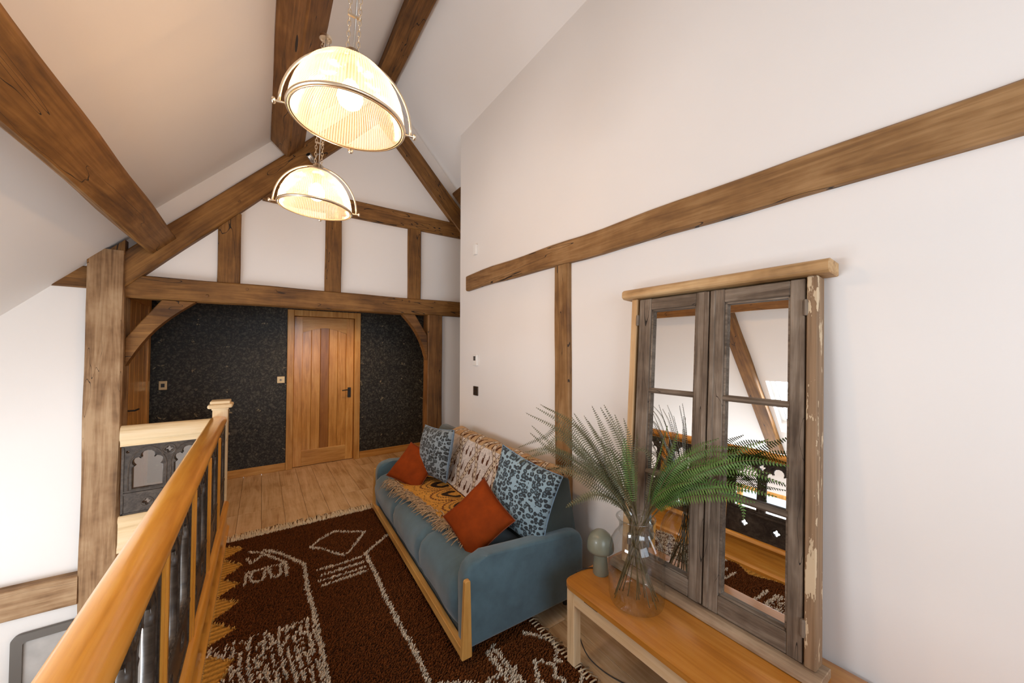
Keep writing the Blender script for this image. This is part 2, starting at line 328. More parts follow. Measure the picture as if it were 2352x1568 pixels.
# ------------------------------------------------------------------ timber
def timber(name, p0, p1, wy, hz, mat, up=(0, 0, 1), label=None, cat='beam', group=None, irr=.006, pegs=(), cut0=None, cut1=None):
    """hewn timber from p0 to p1; local X runs along it; wy = width across, hz = depth along 'up'"""
    p0, p1 = Vector(p0), Vector(p1); d = p1 - p0; L = d.length; x = d.normalized(); z = Vector(up); z = (z - x * z.dot(x)).normalized(); y = z.cross(x)
    bm = bmesh.new(); n = max(4, int(L / .16)); ch = .010; seed = random.random() * 50
    sec = [(-wy / 2 + ch, -hz / 2), (wy / 2 - ch, -hz / 2), (wy / 2, -hz / 2 + ch), (wy / 2, hz / 2 - ch), (wy / 2 - ch, hz / 2), (-wy / 2 + ch, hz / 2), (-wy / 2, hz / 2 - ch), (-wy / 2, -hz / 2 + ch)]
    rings = []
    for i in range(n + 1):
        rg = []
        for k, (a, b_) in enumerate(sec):
            xx = L * i / n
            if i == 0 and cut0: xx += cut0 * b_
            if i == n and cut1: xx += cut1 * b_
            o = irr * noise.noise(Vector((xx * 1.6 + seed, a * 2, b_ * 2 + k // 2 * 3)))
            o2 = irr * noise.noise(Vector((xx * 1.6 + seed + 9, a * 2, b_ * 2)))
            rg.append(bm.verts.new((xx, a + o * 1.5, b_ + o2 * 1.5)))
        rings.append(rg)
    for A, B in zip(rings, rings[1:]):
        for k in range(8): bm.faces.new((A[k], A[(k + 1) % 8], B[(k + 1) % 8], B[k]))
    bm.faces.new(rings[0]); bm.faces.new(rings[-1])
    o = obj(name, bm, mat)
    o.matrix_world = Matrix(((x.x, y.x, z.x, p0.x), (x.y, y.y, z.y, p0.y), (x.z, y.z, z.z, p0.z), (0, 0, 0, 1)))
    tag(o, label, cat, group)
    for (px, side, v_) in pegs:   # peg ends on a side: 'y+' 'y-' 'z-'
        b2 = lathe(bmesh.new(), [(.013, -.012), (.013, .001), (.010, .003)], 10, cap0=True, cap1=True)
        pg = obj('peg', b2, 'oakdarkX', o)
        if side == 'y-': pg.location = (px, -wy / 2 - .002, v_); pg.rotation_euler = (R(90), 0, 0)
        elif side == 'y+': pg.location = (px, wy / 2 + .002, v_); pg.rotation_euler = (R(-90), 0, 0)
        else: pg.location = (px, v_, -hz / 2 - .002); pg.rotation_euler = (R(180), 0, 0)
    return o

# ------------------------------------------------------------------ structure
XR = 1.75; YT = 4.10; YB = 5.5; XE = -2.6; YN = -1.75; XF = 3.2
def zl(x): return 3.52 + 1.06 * x            # upper left slope
def zll(x): return 3.40 + 1.06 * x           # lower left slope
def zr(x): return 5.745 - 1.06 * x           # right slope
def struct(name, bm, mat, parent=None, **k):
    o = obj(name, bm, mat, parent)
    if parent is None: o['kind'] = 'structure'
    return o
# floor slab and boards
fl = bmesh.new(); prism(fl, [(-.34, YN), (XF, YN), (XF, YB), (-1.0, YB), (-1.0, YT + .04), (-.34, YT + .04)], 'Z', -.25, -.021); box(fl, .2, 1.25, YB, YB + .2, -.05, .0)
floor = struct('floor', fl, 'floorwood')
BW = .18; cols = {}
xs = [-.34 + BW * i for i in range(-4, 20)]
def board_mesh(L):
    k = round(L, 2)
    if k not in cols:
        b_ = bx(.001, BW - .001, 0.001, L - .001, -.021, 0, bev=.0012, seg=1); me = bpy.data.meshes.new('plank'); bmesh.ops.recalc_face_normals(b_, faces=b_.faces[:]); b_.to_mesh(me); b_.free(); me.materials.append(M['floorwood']); cols[k] = me
    return cols[k]
for i, x0 in enumerate(xs):
    if x0 + BW > XF: break
    ys, ye = (YN, YB) if x0 > -.35 else (YT + .04, YB)
    if x0 < -1.0: continue
    if x0 >= XR + .05: ys = 3.4
    y = ys; first = random.choice([.6, .9, 1.2, 1.5])
    while y < ye - .01:
        L = min(first if y == ys else 1.8, ye - y)
        if ye - y - L < .15: L = ye - y
        o = bpy.data.objects.new('plank', board_mesh(L)); COL.objects.link(o); o.parent = floor; o.location = (x0, y, 0); y += L
# stair well
struct('floor_lower', bx(XE, -.34, YN, YT + .04, -2.55, -2.45), 'plaster')
struct('wall_stairwell', bx(-.34, -.30, YN, YT + .04, -2.45, -.26), 'plaster')
struct('trim_1', bx(-.352, -.338, YN, YT + .0, -.27, -.001), 'skirtY')
# right wall
struct('wall_right', prism(bmesh.new(), [(YN, 0), (3.49, 0), (3.49, 3.91), (YN, 3.91)], 'X', XR, XR + .12), 'plaster')
# gable wall of the truss (panels between timbers)
g = bmesh.new()
prism(g, [(-1.06, 2.02), (2.75, 2.02), (2.75, zr(2.75)), (1.05, 4.70), (-.85, zl(-.85)), (-1.06, zll(-1.06))], 'Y', YT + .055, YT + .16)
struct('wall_far', g, 'plaster')
struct('wall_far_right', bx(1.80, 2.75, YT + .055, YT + .16, 0, 2.02), 'plaster')
g = bmesh.new(); prism(g, [(XE, -2.45), (-1.02, -2.45), (-1.02, zll(-1.02)), (XE, zll(XE))], 'Y', YT + .055, YT + .16); struct('wall_stair_far', g, 'plaster')
struct('wall_under_landing', bx(-1.02, -.34, YT + .055, YT + .16, -2.45, -.02), 'plaster')
# landing beyond the truss
wb = bmesh.new(); prism(wb, [(-1.12, 0), (.31, 0), (.31, 2.035), (1.12, 2.035), (1.12, 0), (XF, 0), (XF, 2.5), (-1.12, 2.5)], 'Y', YB, YB + .12)
wallback = struct('wall_back', wb, 'paper')
struct('wall_back_backing', bx(.2, 1.25, YB + .13, YB + .2, 0, 2.2), 'skirtZ')
struct('wall_landing_left', bx(-1.12, -1.0, YT + .16, YB, 0, 2.5), 'paper')
struct('wall_landing_right', bx(XF, XF + .1, YN, YB + .1, 0, 3.2), 'plaster')
struct('ceiling_landing', bx(-1.12, XF, YT + .16, YB + .1, 2.36, 2.44), 'ceil')
# ceilings
t = .10
def slope(name, x0, x1, zf, y0, y1, sgn):
    g = bmesh.new(); prism(g, [(x0, zf(x0)), (x1, zf(x1)), (x1, zf(x1) + t * 1.4), (x0, zf(x0) + t * 1.4)], 'Y', y0, y1); return struct(name, g, 'ceil')
slope('ceiling_left_upper', -.90, 1.05, zl, YN - .1, YT + .16, 1)
slope('ceiling_right', 1.05, XF, zr, YN - .1, YT + .16, 1)
# lower left slope with the roof window opening
SX0, SX1, SY0, SY1 = -2.18, -1.62, .78, 1.80
slope('ceiling_left_lower', -1.62, -.80, zll, YN - .1, YT + .16, 1)
slope('ceiling_left_eave', XE - .1, -2.18, zll, YN - .1, YT + .16, 1)
slope('ceiling_left_near', -2.18, -1.62, zll, YN - .1, SY0, 1)
slope('ceiling_left_far', -2.18, -1.62, zll, SY1, YT + .16, 1)
# eave wall with stair window
ew = bmesh.new()
wy0, wy1, wz0, wz1 = .7, 3.3, -1.15, .25
for (y0, y1, z0, z1) in ((YN, wy0, -2.45, .66), (wy1, YT + .06, -2.45, .66), (wy0, wy1, -2.45, wz0), (wy0, wy1, wz1, .66)): box(ew, XE - .12, XE, y0, y1, z0, z1)
struct('wall_left', ew, 'plaster')
win = bmesh.new()
for (y0, y1, z0, z1) in ((wy0, wy0 + .06, wz0, wz1), (wy1 - .06, wy1, wz0, wz1), (wy0, wy1, wz0, wz0 + .06), (wy0, wy1, wz1 - .06, wz1), (1.53, 1.59, wz0, wz1), (2.4, 2.46, wz0, wz1)): box(win, XE - .09, XE - .03, y0, y1, z0, z1)
w1 = struct('window_1', win, 'skirtZ'); obj('pane', bx(XE - .065, XE - .06, wy0 + .05, wy1 - .05, wz0 + .05, wz1 - .05), 'pane', w1)
# near wall behind the viewer with its window
nw = bmesh.new(); nx0, nx1, nz0, nz1 = -.4, 1.5, 1.0, 2.5
for (x0, x1, z0, z1) in ((XE, nx0, -2.45, .66), (nx0, nx1, -.25, nz0)): box(nw, x0, x1, YN - .12, YN, z0, z1)
prism(nw, [(XE, .66), (nx0, .66), (nx0, zl(nx0) - .1), (-.9, zll(-.9)), (XE, .67)], 'Y', YN - .12, YN)
prism(nw, [(nx0, nz1), (nx1, nz1), (nx1, zr(nx1)), (1.05, 4.64), (nx0, zl(nx0))], 'Y', YN - .12, YN)
prism(nw, [(nx1, -.25), (XF, -.25), (XF, zr(XF)), (nx1, zr(nx1))], 'Y', YN - .12, YN)
struct('wall_near', nw, 'plaster')
win = bmesh.new()
for (x0, x1, z0, z1) in ((nx0, nx0 + .06, nz0, nz1), (nx1 - .06, nx1, nz0, nz1), (nx0, nx1, nz0, nz0 + .06), (nx0, nx1, nz1 - .06, nz1), (.52, .58, nz0, nz1)): box(win, x0, x1, YN - .09, YN - .03, z0, z1)
w2 = struct('window_2', win, 'skirtZ'); obj('pane', bx(nx0 + .05, nx1 - .05, YN - .065, YN - .06, nz0 + .05, nz1 - .05), 'pane', w2)
# roof window
def on_slope(x, off): return (x - off * .728, zll(x) + off * .686)   # off = outward distance from the ceiling face
rw = bmesh.new()
for (xa, xb, ya, yb) in ((SX0, SX1, SY0, SY0 + .05), (SX0, SX1, SY1 - .05, SY1), (SX0, SX0 + .035, SY0, SY1), (SX1 - .035, SX1, SY0, SY1)):
    q = [on_slope(xa, .10), on_slope(xb, .10), on_slope(xb, .16), on_slope(xa, .16)]; prism(rw, q, 'Y', ya, yb)
w3 = struct('window_3', rw, 'white')
gq = bmesh.new(); q = [on_slope(SX0 + .03, .13), on_slope(SX1 - .03, .13), on_slope(SX1 - .03, .136), on_slope(SX0 + .03, .136)]; prism(gq, q, 'Y', SY0 + .04, SY1 - .04); obj('pane', gq, 'pane', w3)
# skirtings
struct('baseboard_back', bx(-1.0, .27, YB - .018, YB, 0, .095, bev=.004, seg=1), 'skirtX')
struct('baseboard_back_right', bx(1.165, 3.0, YB - .018, YB, 0, .095, bev=.004, seg=1), 'skirtX')
struct('baseboard_right', bx(XR - .016, XR, YN, 3.49, 0, .12, bev=.004, seg=1), 'skirtY')

# ------------------------------------------------------------------ door on the back wall
d = bmesh.new()
for a in ((.27, .345, 0, 2.075), (1.088, 1.163, 0, 2.075)): box(d, a[0], a[1], YB - .03, YB + .10, a[2], a[3], bev=.004, seg=1)
box(d, .346, 1.087, YB - .028, YB + .10, 1.995, 2.074, bev=.004, seg=1)
door = struct('door_1', d, 'skirtZ')
LY = YB + .035
for k, x0 in enumerate([.445 + .108 * i for i in range(5)]):
    obj('board', bx(x0 + .001, x0 + .107, LY + .008, LY + .034, .02, 1.93, bev=.004, seg=1), 'doorreflect' if k == 2 else 'doorZ', door)
for x0, x1 in ((.350, .448), (.985, 1.083)): obj('stile', bx(x0, x1, LY - .006, LY + .038, .006, 1.99, bev=.003, seg=1), 'doorZ', door)
arc = [(.447, 1.99), (.447, 1.775)] + [(.447 + .539 * i / 14, 1.775 + .07 * math.sin(math.pi * i / 14)) for i in range(1, 14)] + [(.986, 1.775), (.986, 1.99)]
obj('top_rail', prism(bmesh.new(), arc, 'Y', LY - .004, LY + .036), 'skirtX', door)
obj('bottom_rail', bx(.447, .986, LY - .004, LY + .036, .006, .21, bev=.003, seg=1), 'skirtX', door)
hb = bx(1.008, 1.050, LY - .016, LY - .004, .875, 1.015, bev=.003, seg=1); hp = obj('handle_plate', hb, 'black', door)
h = bmesh.new(); tube(h, [(1.029, LY - .014, .985), (1.029, LY - .055, .985)], .008, 8); tube(h, [(1.032, LY - .055, .985), (.975, LY - .058, .985), (.93, LY - .05, .98)], .0075, 8); obj('lever', h, 'black', hp)
# door in the landing's left wall
d2 = bmesh.new()
box(d2, -1.02, -.965, YT + .30, YT + .38, 0, 2.08); box(d2, -1.02, -.965, YT + 1.12, YT + 1.20, 0, 2.08); box(d2, -1.02, -.967, YT + .381, YT + 1.119, 2.0, 2.079)
door2 = struct('door_2', d2, 'skirtZ')
for i in range(5): obj('board', bx(-1.0, -.975, YT + .38 + .148 * i + .001, YT + .38 + .148 * (i + 1) - .001, .01, 2.0, bev=.004, seg=1), 'doorZ', door2)
obj('lever', tube(bmesh.new(), [(-.975, YT + .50, 1.0), (-.93, YT + .50, 1.0), (-.925, YT + .60, 1.0)], .008, 8), 'black', door2)

# ------------------------------------------------------------------ the oak truss
YM = YT + .08
post = timber('oak_post', (-1.0, YT + .07, -.9), (-1.0, YT + .07, 2.33), .20, .20, 'post', up=(0, -1, 0), label='thick greyed oak post standing at the left end of the truss', cat='post', cut1=-1.06 * 0,
              pegs=[(3.02, 'z-', .06), (2.62, 'z-', .06)])
# angled head of the post (follows the roof slope)
hd = bmesh.new(); prism(hd, [(-1.10, 2.30), (-.90, 2.30), (-.90, 2.42), (-1.10, 2.205)], 'Y', YT - .03, YT + .17)
hdo = obj('post_head', hd, 'oakZ'); hdo.parent = post; hdo.matrix_parent_inverse = post.matrix_world.inverted()
timber('tie_beam', (-.90, YM, 2.06), (2.75, YM, 2.06), .15, .185, 'oakX', label='long horizontal oak tie beam spanning the truss above the landing opening', pegs=[(.50, 'y-', -.04), (.78, 'y-', .045), (1.0, 'y-', .05), (1.75, 'y-', .05), (2.3, 'y-', .05)])
timber('tie_beam_end', (-1.11, YM + .01, 2.11), (-1.42, YM + .01, 2.11), .10, .17, 'oakX', label='short pointed oak stub left of the post under the sloping ceiling', cut1=-1.0)
s = math.sqrt(1 + 1.06 ** 2)
timber('left_rafter', (-1.02, YM - .01, 3.145 - 1.06 * 1.02), (1.05, YM - .01, 3.145 + 1.06 * 1.05), .17, .20, 'oakX', up=(-.73, 0, .686), label='oak principal rafter rising from the left post to the ridge', cut1=0, pegs=[(1.18, 'y-', -.03), (.5, 'y-', .02)])
timber('right_rafter', (2.70, YM - .005, 5.365 - 1.06 * 2.70), (1.02, YM - .005, 5.365 - 1.06 * 1.02), .17, .20, 'oakX', up=(.73, 0, .686), label='oak principal rafter falling from the ridge towards the right wall')
timber('collar_beam', (-.015, YM, 3.065), (2.3, YM, 3.065), .14, .185, 'oakX', label='horizontal oak collar beam across the upper gable')
timber('king_stud', (.60, YM + .005, 2.14), (.60, YM + .005, 2.98), .13, .155, 'oakX', up=(1, 0, 0), label='middle oak stud between tie beam and collar', cat='stud')
timber('left_stud', (-.255, YM + .005, 2.14), (-.255, YM + .005, 2.80), .13, .165, 'oakX', up=(1, 0, 0), label='wide cracked oak stud nearest the left end of the truss', cat='stud')
timber('right_stud', (1.47, YM + .005, 2.14), (1.47, YM + .005, 2.98), .13, .155, 'oakX', up=(1, 0, 0), label='oak stud nearest the right wall between tie beam and collar', cat='stud')
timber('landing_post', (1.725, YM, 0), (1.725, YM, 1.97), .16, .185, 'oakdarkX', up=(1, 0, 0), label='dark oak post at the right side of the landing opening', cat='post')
def brace(name, P0, P1, P2, P3, lab, m):
    """curved knee brace: outer straight edge P0-P1, inner curved edge P2..P3 (x,z)"""
    pts = [P0, P1, P3] ; mid = ((P2[0] + P3[0]) / 2, (P2[1] + P3[1]) / 2)
    n = 10; inner = []
    dx, dz = P3[0] - P2[0], P3[1] - P2[1]; nx, nz = -dz, dx; L = math.hypot(nx, nz); sg = 1 if (nx * (P0[0] - mid[0]) + nz * (P0[1] - mid[1])) > 0 else -1
    for i in range(n + 1):
        t_ = i / n; k = .05 * math.sin(math.pi * t_) * sg; inner.append((P3[0] + (P2[0] - P3[0]) * t_ + nx / L * k, P3[1] + (P2[1] - P3[1]) * t_ + nz / L * k))
    o = obj(name, prism(bmesh.new(), [P0, P1] + inner, 'Y', YM - .055, YM + .045, bev=.006, seg=1), m); tag(o, lab, 'brace')
brace('left_brace', (-.90, 1.64), (-.69, 1.968), (-.90, 1.41), (-.475, 1.965), 'curved oak knee brace between the left post and tie beam', 'oakX')
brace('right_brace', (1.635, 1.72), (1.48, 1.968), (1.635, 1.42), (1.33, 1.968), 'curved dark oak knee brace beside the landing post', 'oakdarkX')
# purlins and ridge
nrm = Vector((.728, 0, -.686)); al = Vector((.686, 0, .728))
c1 = Vector((-.93, 0, 2.50)) + al * .11 + nrm * .12
timber('lower_purlin', (c1.x, YN, c1.z), (c1.x, YT - .005, c1.z), .225, .25, 'oakX', up=(-.728, 0, .686), label='heavy oak purlin along the left slope above the stairwell', irr=.008)
c2 = Vector((.037, 0, 3.56)) + al * .10 + nrm * .095
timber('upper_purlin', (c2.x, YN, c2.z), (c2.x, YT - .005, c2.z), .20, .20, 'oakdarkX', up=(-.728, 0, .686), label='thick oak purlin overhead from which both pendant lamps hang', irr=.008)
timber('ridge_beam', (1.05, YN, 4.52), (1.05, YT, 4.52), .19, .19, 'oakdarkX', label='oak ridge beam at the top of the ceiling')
nr = Vector((-.728, 0, -.686)); ar = Vector((-.686, 0, .728)); c3 = Vector((1.83 + .145, 0, 3.53 + .14)) - ar * .11 + nr * .1 - nr * .1
timber('right_purlin', (c3.x + .03, 3.2, c3.z - .09), (c3.x + .03, YT - .005, c3.z - .09), .22, .20, 'oakdarkX', up=(.728, 0, .686), label='short length of oak purlin showing beyond the end of the right wall')
# brace and skylight rafter seen in the mirror
cb = Vector((-1.0, 1.95, zll(-1.0)))
timber('wind_brace', (-.86, 1.97, zll(-.86) - .06), (-2.5, 1.90, zll(-2.5) - .06), .15, .09, 'oakX', up=(-.728, 0, .686), label='oak brace running down the left slope beside the roof window, seen in the mirror')
# timbers on the stair wall and the right wall
timber('landing_beam', (-2.55, YT + .03, -.235), (-1.10, YT + .03, -.235), .12, .215, 'post', label='horizontal greyed oak beam left of the post on the stair wall')
rb = timber('wall_rail', (XR - .012, 3.285, 2.235), (XR - .012, YN, 2.225), .055, .155, 'walloak', label='long horizontal oak beam across the right wall', irr=.008)
timber('wall_stud', (XR - .005, 1.865, .02), (XR - .005, 1.865, 2.15), .05, .15, 'walloak', up=(0, 1, 0), label='vertical oak timber on the right wall behind the sofa', cat='stud', irr=.005)

# ------------------------------------------------------------------ small wall fittings
def plate(name, y, z, w_, h_, mat, dep=.012):
    return obj(name, bx(XR - dep, XR - .0005, y - w_ / 2, y + w_ / 2, z - h_ / 2, z + h_ / 2, bev=.003, seg=2), mat)
o = plate('motion_sensor', 3.13, 2.55, .05, .10, 'white', .03); tag(o, 'small white sensor box high on the right wall near its end', 'sensor')
o = plate('thermostat', 3.128, 1.45, .08, .105, 'white', .022); tag(o, 'white thermostat with dark display on the right wall above the switch', 'thermostat')
obj('display', bx(XR - .024, XR - .0215, 3.107, 3.149, 1.445, 1.488, bev=.001, seg=1), 'lcd', o)
o = plate('light_switch', 3.128, 1.145, .086, .09, 'bronze'); tag(o, 'dark bronze light switch plate on the right wall under the thermostat', 'switch')
for dz in (-.018, .018): obj('rocker', bx(XR - .017, XR - .0115, 3.118, 3.138, 1.145 + dz - .011, 1.145 + dz + .011, bev=.001, seg=1), 'black', o)
o = plate('socket_plate', 1.31, .735, .088, .086, 'bronze'); tag(o, 'dark socket plate on the right wall behind the vase', 'socket')
o = obj('brass_switch', bx(.165, .250, YB - .012, YB - .0005, 1.12, 1.205, bev=.003, seg=2), 'brass'); tag(o, 'square brass switch plate on dark wallpaper left of the door', 'switch')
obj('knob', lathe(bmesh.new(), [(.012, 0), (.012, .012), (.006, .018)], 14, cap0=True, cap1=True), 'steel', o).location = (.207, YB - .012, 1.162); o.children[0].rotation_euler = (R(90), 0, 0)
o = obj('dark_switch', bx(-.93, -.86, YB - .012, YB - .0005, 1.10, 1.20, bev=.003, seg=2), 'brass'); tag(o, 'dull metal switch plate on dark wallpaper near the left post', 'switch')
obj('rocker', bx(-.91, -.88, YB - .016, YB - .0115, 1.13, 1.17), 'black', o)
# picture on the stair wall
pic = empty('picture', (-1.0, YT + .05, -.88), label='dark framed picture with rounded corners low on the stair wall', cat='picture')
fr = bmesh.new(); q = []
W_, H_ = .42, .40
def rr_rect(w_, h_, r_, n=5):
    out_ = []
    for cx_, cz_, a0 in ((w_ - r_, h_ - r_, 0), (-w_ + r_, h_ - r_, 90), (-w_ + r_, -h_ + r_, 180), (w_ - r_, -h_ + r_, 270)):
        for i in range(n + 1): a = R(a0 + 90 * i / n); out_.append((cx_ + r_ * math.cos(a), cz_ + r_ * math.sin(a)))
    return out_
A = rr_rect(W_, H_, .04); B = rr_rect(W_ - .055, H_ - .055, .02); n_ = len(A)
va_ = [[fr.verts.new((p[0], y, p[1])) for p in P_] for P_, y in ((A, .0), (A, -.03), (B, -.03), (B, -.012))]
for a, b_ in zip(va_, va_[1:]):
    for i in range(n_): fr.faces.new((a[i], a[(i + 1) % n_], b_[(i + 1) % n_], b_[i]))
fr.faces.new(va_[0]); obj('frame', fr, 'frame_dark', pic)
obj('print', bx(-W_ + .05, W_ - .05, -.014, -.010, -H_ + .05, H_ - .05), 'print', pic)

# ------------------------------------------------------------------ balustrade
XB = -.262                                   # centre line of the landing balustrade
nw_ = empty('newel_post', (-.283, 4.0, 0), label='square pale pine newel post with moulded cap at the balustrade corner', cat='newel post')
sh = bmesh.new(); a = .052
def ring_(z, half, c): return [sh.verts.new((x, y, z)) for x, y in ((-half + c, -half), (half - c, -half), (half, -half + c), (half, half - c), (half - c, half), (-half + c, half), (-half, half - c), (-half, -half + c))]
rs_ = [ring_(z, a, c) for z, c in ((0, .001), (.27, .001), (.31, .016), (.76, .016), (.80, .001), (1.045, .001))]
for A, B in zip(rs_, rs_[1:]):
    for k in range(8): sh.faces.new((A[k], A[(k + 1) % 8], B[(k + 1) % 8], B[k]))
sh.faces.new(rs_[0]); sh.faces.new(rs_[-1]); obj('shaft', sh, 'palepineZ', nw_)
cp = bmesh.new(); box(cp, -.058, .058, -.058, .058, 1.035, 1.05, bev=.003, seg=1); box(cp, -.085, .085, -.085, .085, 1.05, 1.085, bev=.014, seg=3); box(cp, -.068, .068, -.068, .068, 1.085, 1.112, bev=.005, seg=1); obj('cap', cp, 'palepineX', nw_)

RAILP = [(-.030, .0), (-.030, .012), (-.038, .020), (-.056, .026), (-.060, .040), (-.055, .054), (-.040, .070), (-.015, .077), (.015, .077), (.040, .070), (.055, .054), (.060, .040), (.056, .026), (.038, .020), (.030, .012), (.030, .0)]
BASEP = [(-.055, .0), (-.055, .035), (-.045, .045), (-.038, .06), (-.038, .20), (-.046, .21), (-.052, .225), (-.045, .245), (-.03, .255), (.03, .255), (.045, .245), (.052, .225), (.046, .21), (.038, .20), (.038, .06), (.045, .045), (.055, .035), (.055, .0)]
YS = -1.70
bal = empty('landing_balustrade', (XB, 0, 0), label='pine balustrade coloured lamplit orange with carved dark panels running along the stairwell towards the viewer', cat='balustrade')
h = bmesh.new(); prism(h, [(p[0], .905 + p[1]) for p in RAILP], 'Y', YS, 3.95)
ho = obj('handrail', h, 'pineY', bal, auto=True); ho.rotation_euler = (0, 0, 0)
for v_ in ho.data.vertices: v_.co.x += -.010 + (v_.co.y - 1.0) * -.008
bo = obj('base_rail', prism(bmesh.new(), BASEP, 'Y', YS, 3.95), 'pineY', bal, auto=True)
# carved tracery panel, built in local (u right, v up)
def circ(cx, cy, r, n=14, a0=0, a1=360): return [(cx + r * math.cos(R(a0 + (a1 - a0) * i / n)), cy + r * math.sin(R(a0 + (a1 - a0) * i / n))) for i in range(n + (0 if a1 - a0 == 360 else 1))]
def quatre(cx, cy, r):
    out_ = []
    for k in range(4):
        a = 90 * k; out_ += circ(cx + r * .62 * math.cos(R(a)), cy + r * .62 * math.sin(R(a)), r * .46, 8, a - 125, a + 125)
    return out_
def lancet(cx, w_, v0, v1):
    """trefoil-cusped gothic opening"""
    hw = w_ / 2; sp = v1 - w_ * .62; pts = [(cx - hw, v0), (cx + hw, v0), (cx + hw, sp - .02)]
    rc = w_ * .22
    pts += circ(cx + hw - rc, sp + rc * .55, rc, 6, -50, 110)
    pts += circ(cx, v1 - rc * 1.15, rc * 1.1, 8, -30, 210)
    pts += circ(cx - hw + rc, sp + rc * .55, rc, 6, 70, 230)
    pts += [(cx - hw, sp - .02)]; return pts
PANELS = {}
def panel_mesh(W, H):
    key = (round(W, 2), round(H, 2))
    if key in PANELS: return PANELS[key]
    cu_ = bpy.data.curves.new('tracery', 'CURVE'); cu_.dimensions = '2D'; cu_.fill_mode = 'BOTH'; cu_.extrude = .009; cu_.bevel_depth = .0035; cu_.bevel_resolution = 0
    def sp(pts):
        s_ = cu_.splines.new('POLY'); s_.points.add(len(pts) - 1)
        for p_, q_ in zip(s_.points, pts): p_.co = (q_[0], q_[1], 0, 1)
        s_.use_cyclic_u = True
    b = .004; sp([(b, b), (W - b, b), (W - b, H - b), (b, H - b)])
    bw = (W - .05) / 2; band = H * .29
    for k in range(2):
        cx = .025 + bw * (k + .5); sp(lancet(cx, bw * .74, band + .035, H - .045)); sp(quatre(cx, band * .52, .026))
    sp(quatre(W / 2, H - .062, .026))
    for x in (.034, W - .034): sp(circ(x, H - .05, .012, 8))
    to = bpy.data.objects.new('tmp', cu_); COL.objects.link(to); dg = bpy.context.evaluated_depsgraph_get()
    me = bpy.data.meshes.new_from_object(to.evaluated_get(dg)); bpy.data.objects.remove(to); me.name = 'tracery'; me.materials.clear(); me.materials.append(M['darkcarved'])
    # raised mouldings: arch ribs, roundels, sill, border
    b2 = bmesh.new()
    for k in range(2):
        cx = .025 + bw * (k + .5); hw = bw * .45; spv = H - .045 - bw * .52
        for sgn in (-1, 1):
            pts = [(cx + sgn * hw, band + .03, .011)] + [(cx + sgn * hw * math.cos(R(a * 9)) * (1 - .02 * a), spv + (H - .022 - spv) * math.sin(R(a * 9)), .011) for a in range(11)]
            tube(b2, pts, .0055, 5)
        tube(b2, [(x, y, .011) for x, y in circ(cx, band * .52, .036, 16)], .004, 5, closed=True)
    tube(b2, [(x, y, .011) for x, y in circ(W / 2, H - .062, .040, 18)], .0055, 5, closed=True)
    box(b2, .012, W - .012, band - .003, band + .012, .006, .020); box(b2, .012, W - .012, band + .020, band + .028, .006, .016)
    for x0, x1, y0, y1 in ((0, .014, 0, H), (W - .014, W, 0, H), (0, W, 0, .014), (0, W, H - .014, H)): box(b2, x0, x1, y0, y1, -.012, .017)
    for i in range(int(W / .034)): box(b2, .02 + i * .034, .038 + i * .034, band + .028, band + .036, .004, .014)
    mm = bpy.data.meshes.new('moulding'); bmesh.ops.recalc_face_normals(b2, faces=b2.faces[:]); b2.to_mesh(mm); b2.free(); mm.materials.append(M['darkcarved'])
    PANELS[key] = (me, mm); return PANELS[key]
def add_panel(parent, mat_, W, H):
    me, mm = panel_mesh(W, H)
    p = bpy.data.objects.new('tracery_panel', me); COL.objects.link(p); p.parent = parent; p.matrix_local = mat_
    q = bpy.data.objects.new('moulding', mm); COL.objects.link(q); q.parent = p
    if H < .6: obj('glass_backing', bx(.01, W - .01, .01, H - .01, -.0145, -.0125), 'mirrorglass', p)
# stiles and panels of the long run (u towards the far end, v up, thickness across)
stl = [3.36, 2.77, 2.18, 1.59, 1.00, .41, -.18, -.77, -1.36]
SB = {}
for y in stl:
    b_ = bmesh.new(); box(b_, -.024, .024, y - .034, y + .034, .25, .91, bev=.006, seg=1); box(b_, -.030, .030, y - .014, y + .014, .25, .91, bev=.005, seg=1)
    obj('stile', b_, 'pineZ', bal)
ed = [3.935] + stl
for y1, y0 in zip(ed, ed[1:]):
    if y0 < -1.4: break
    lo = y0 + .036; hi = y1 - (.036 if y1 < 3.9 else .0); W_ = hi - lo
    add_panel(bal, Matrix(((0, 0, 1, 0), (1, 0, 0, lo), (0, 1, 0, .256), (0, 0, 0, 1))), round(W_, 3) if W_ > .53 else .518, .648)
# short return run to the post
ret = empty('return_balustrade', (-.62, 4.02, 0), label='short pale pine balustrade with carved gothic panel between newel and oak post', cat='balustrade')
P2 = [(p[0] * .8, p[1]) for p in RAILP]
obj('handrail', prism(bmesh.new(), [(p[0] * .8, .80 + p[1] * 2.05) for p in RAILP], 'X', -.262, .286), 'palepineX', ret, auto=True)
obj('base_rail', prism(bmesh.new(), [(p[0] * .8, .0 + p[1] * 1.06) for p in BASEP], 'X', -.262, .286), 'palepineX', ret, auto=True)
add_panel(ret, Matrix(((1, 0, 0, -.255), (0, 0, -1, 0), (0, 1, 0, .268), (0, 0, 0, 1))), .535, .535)

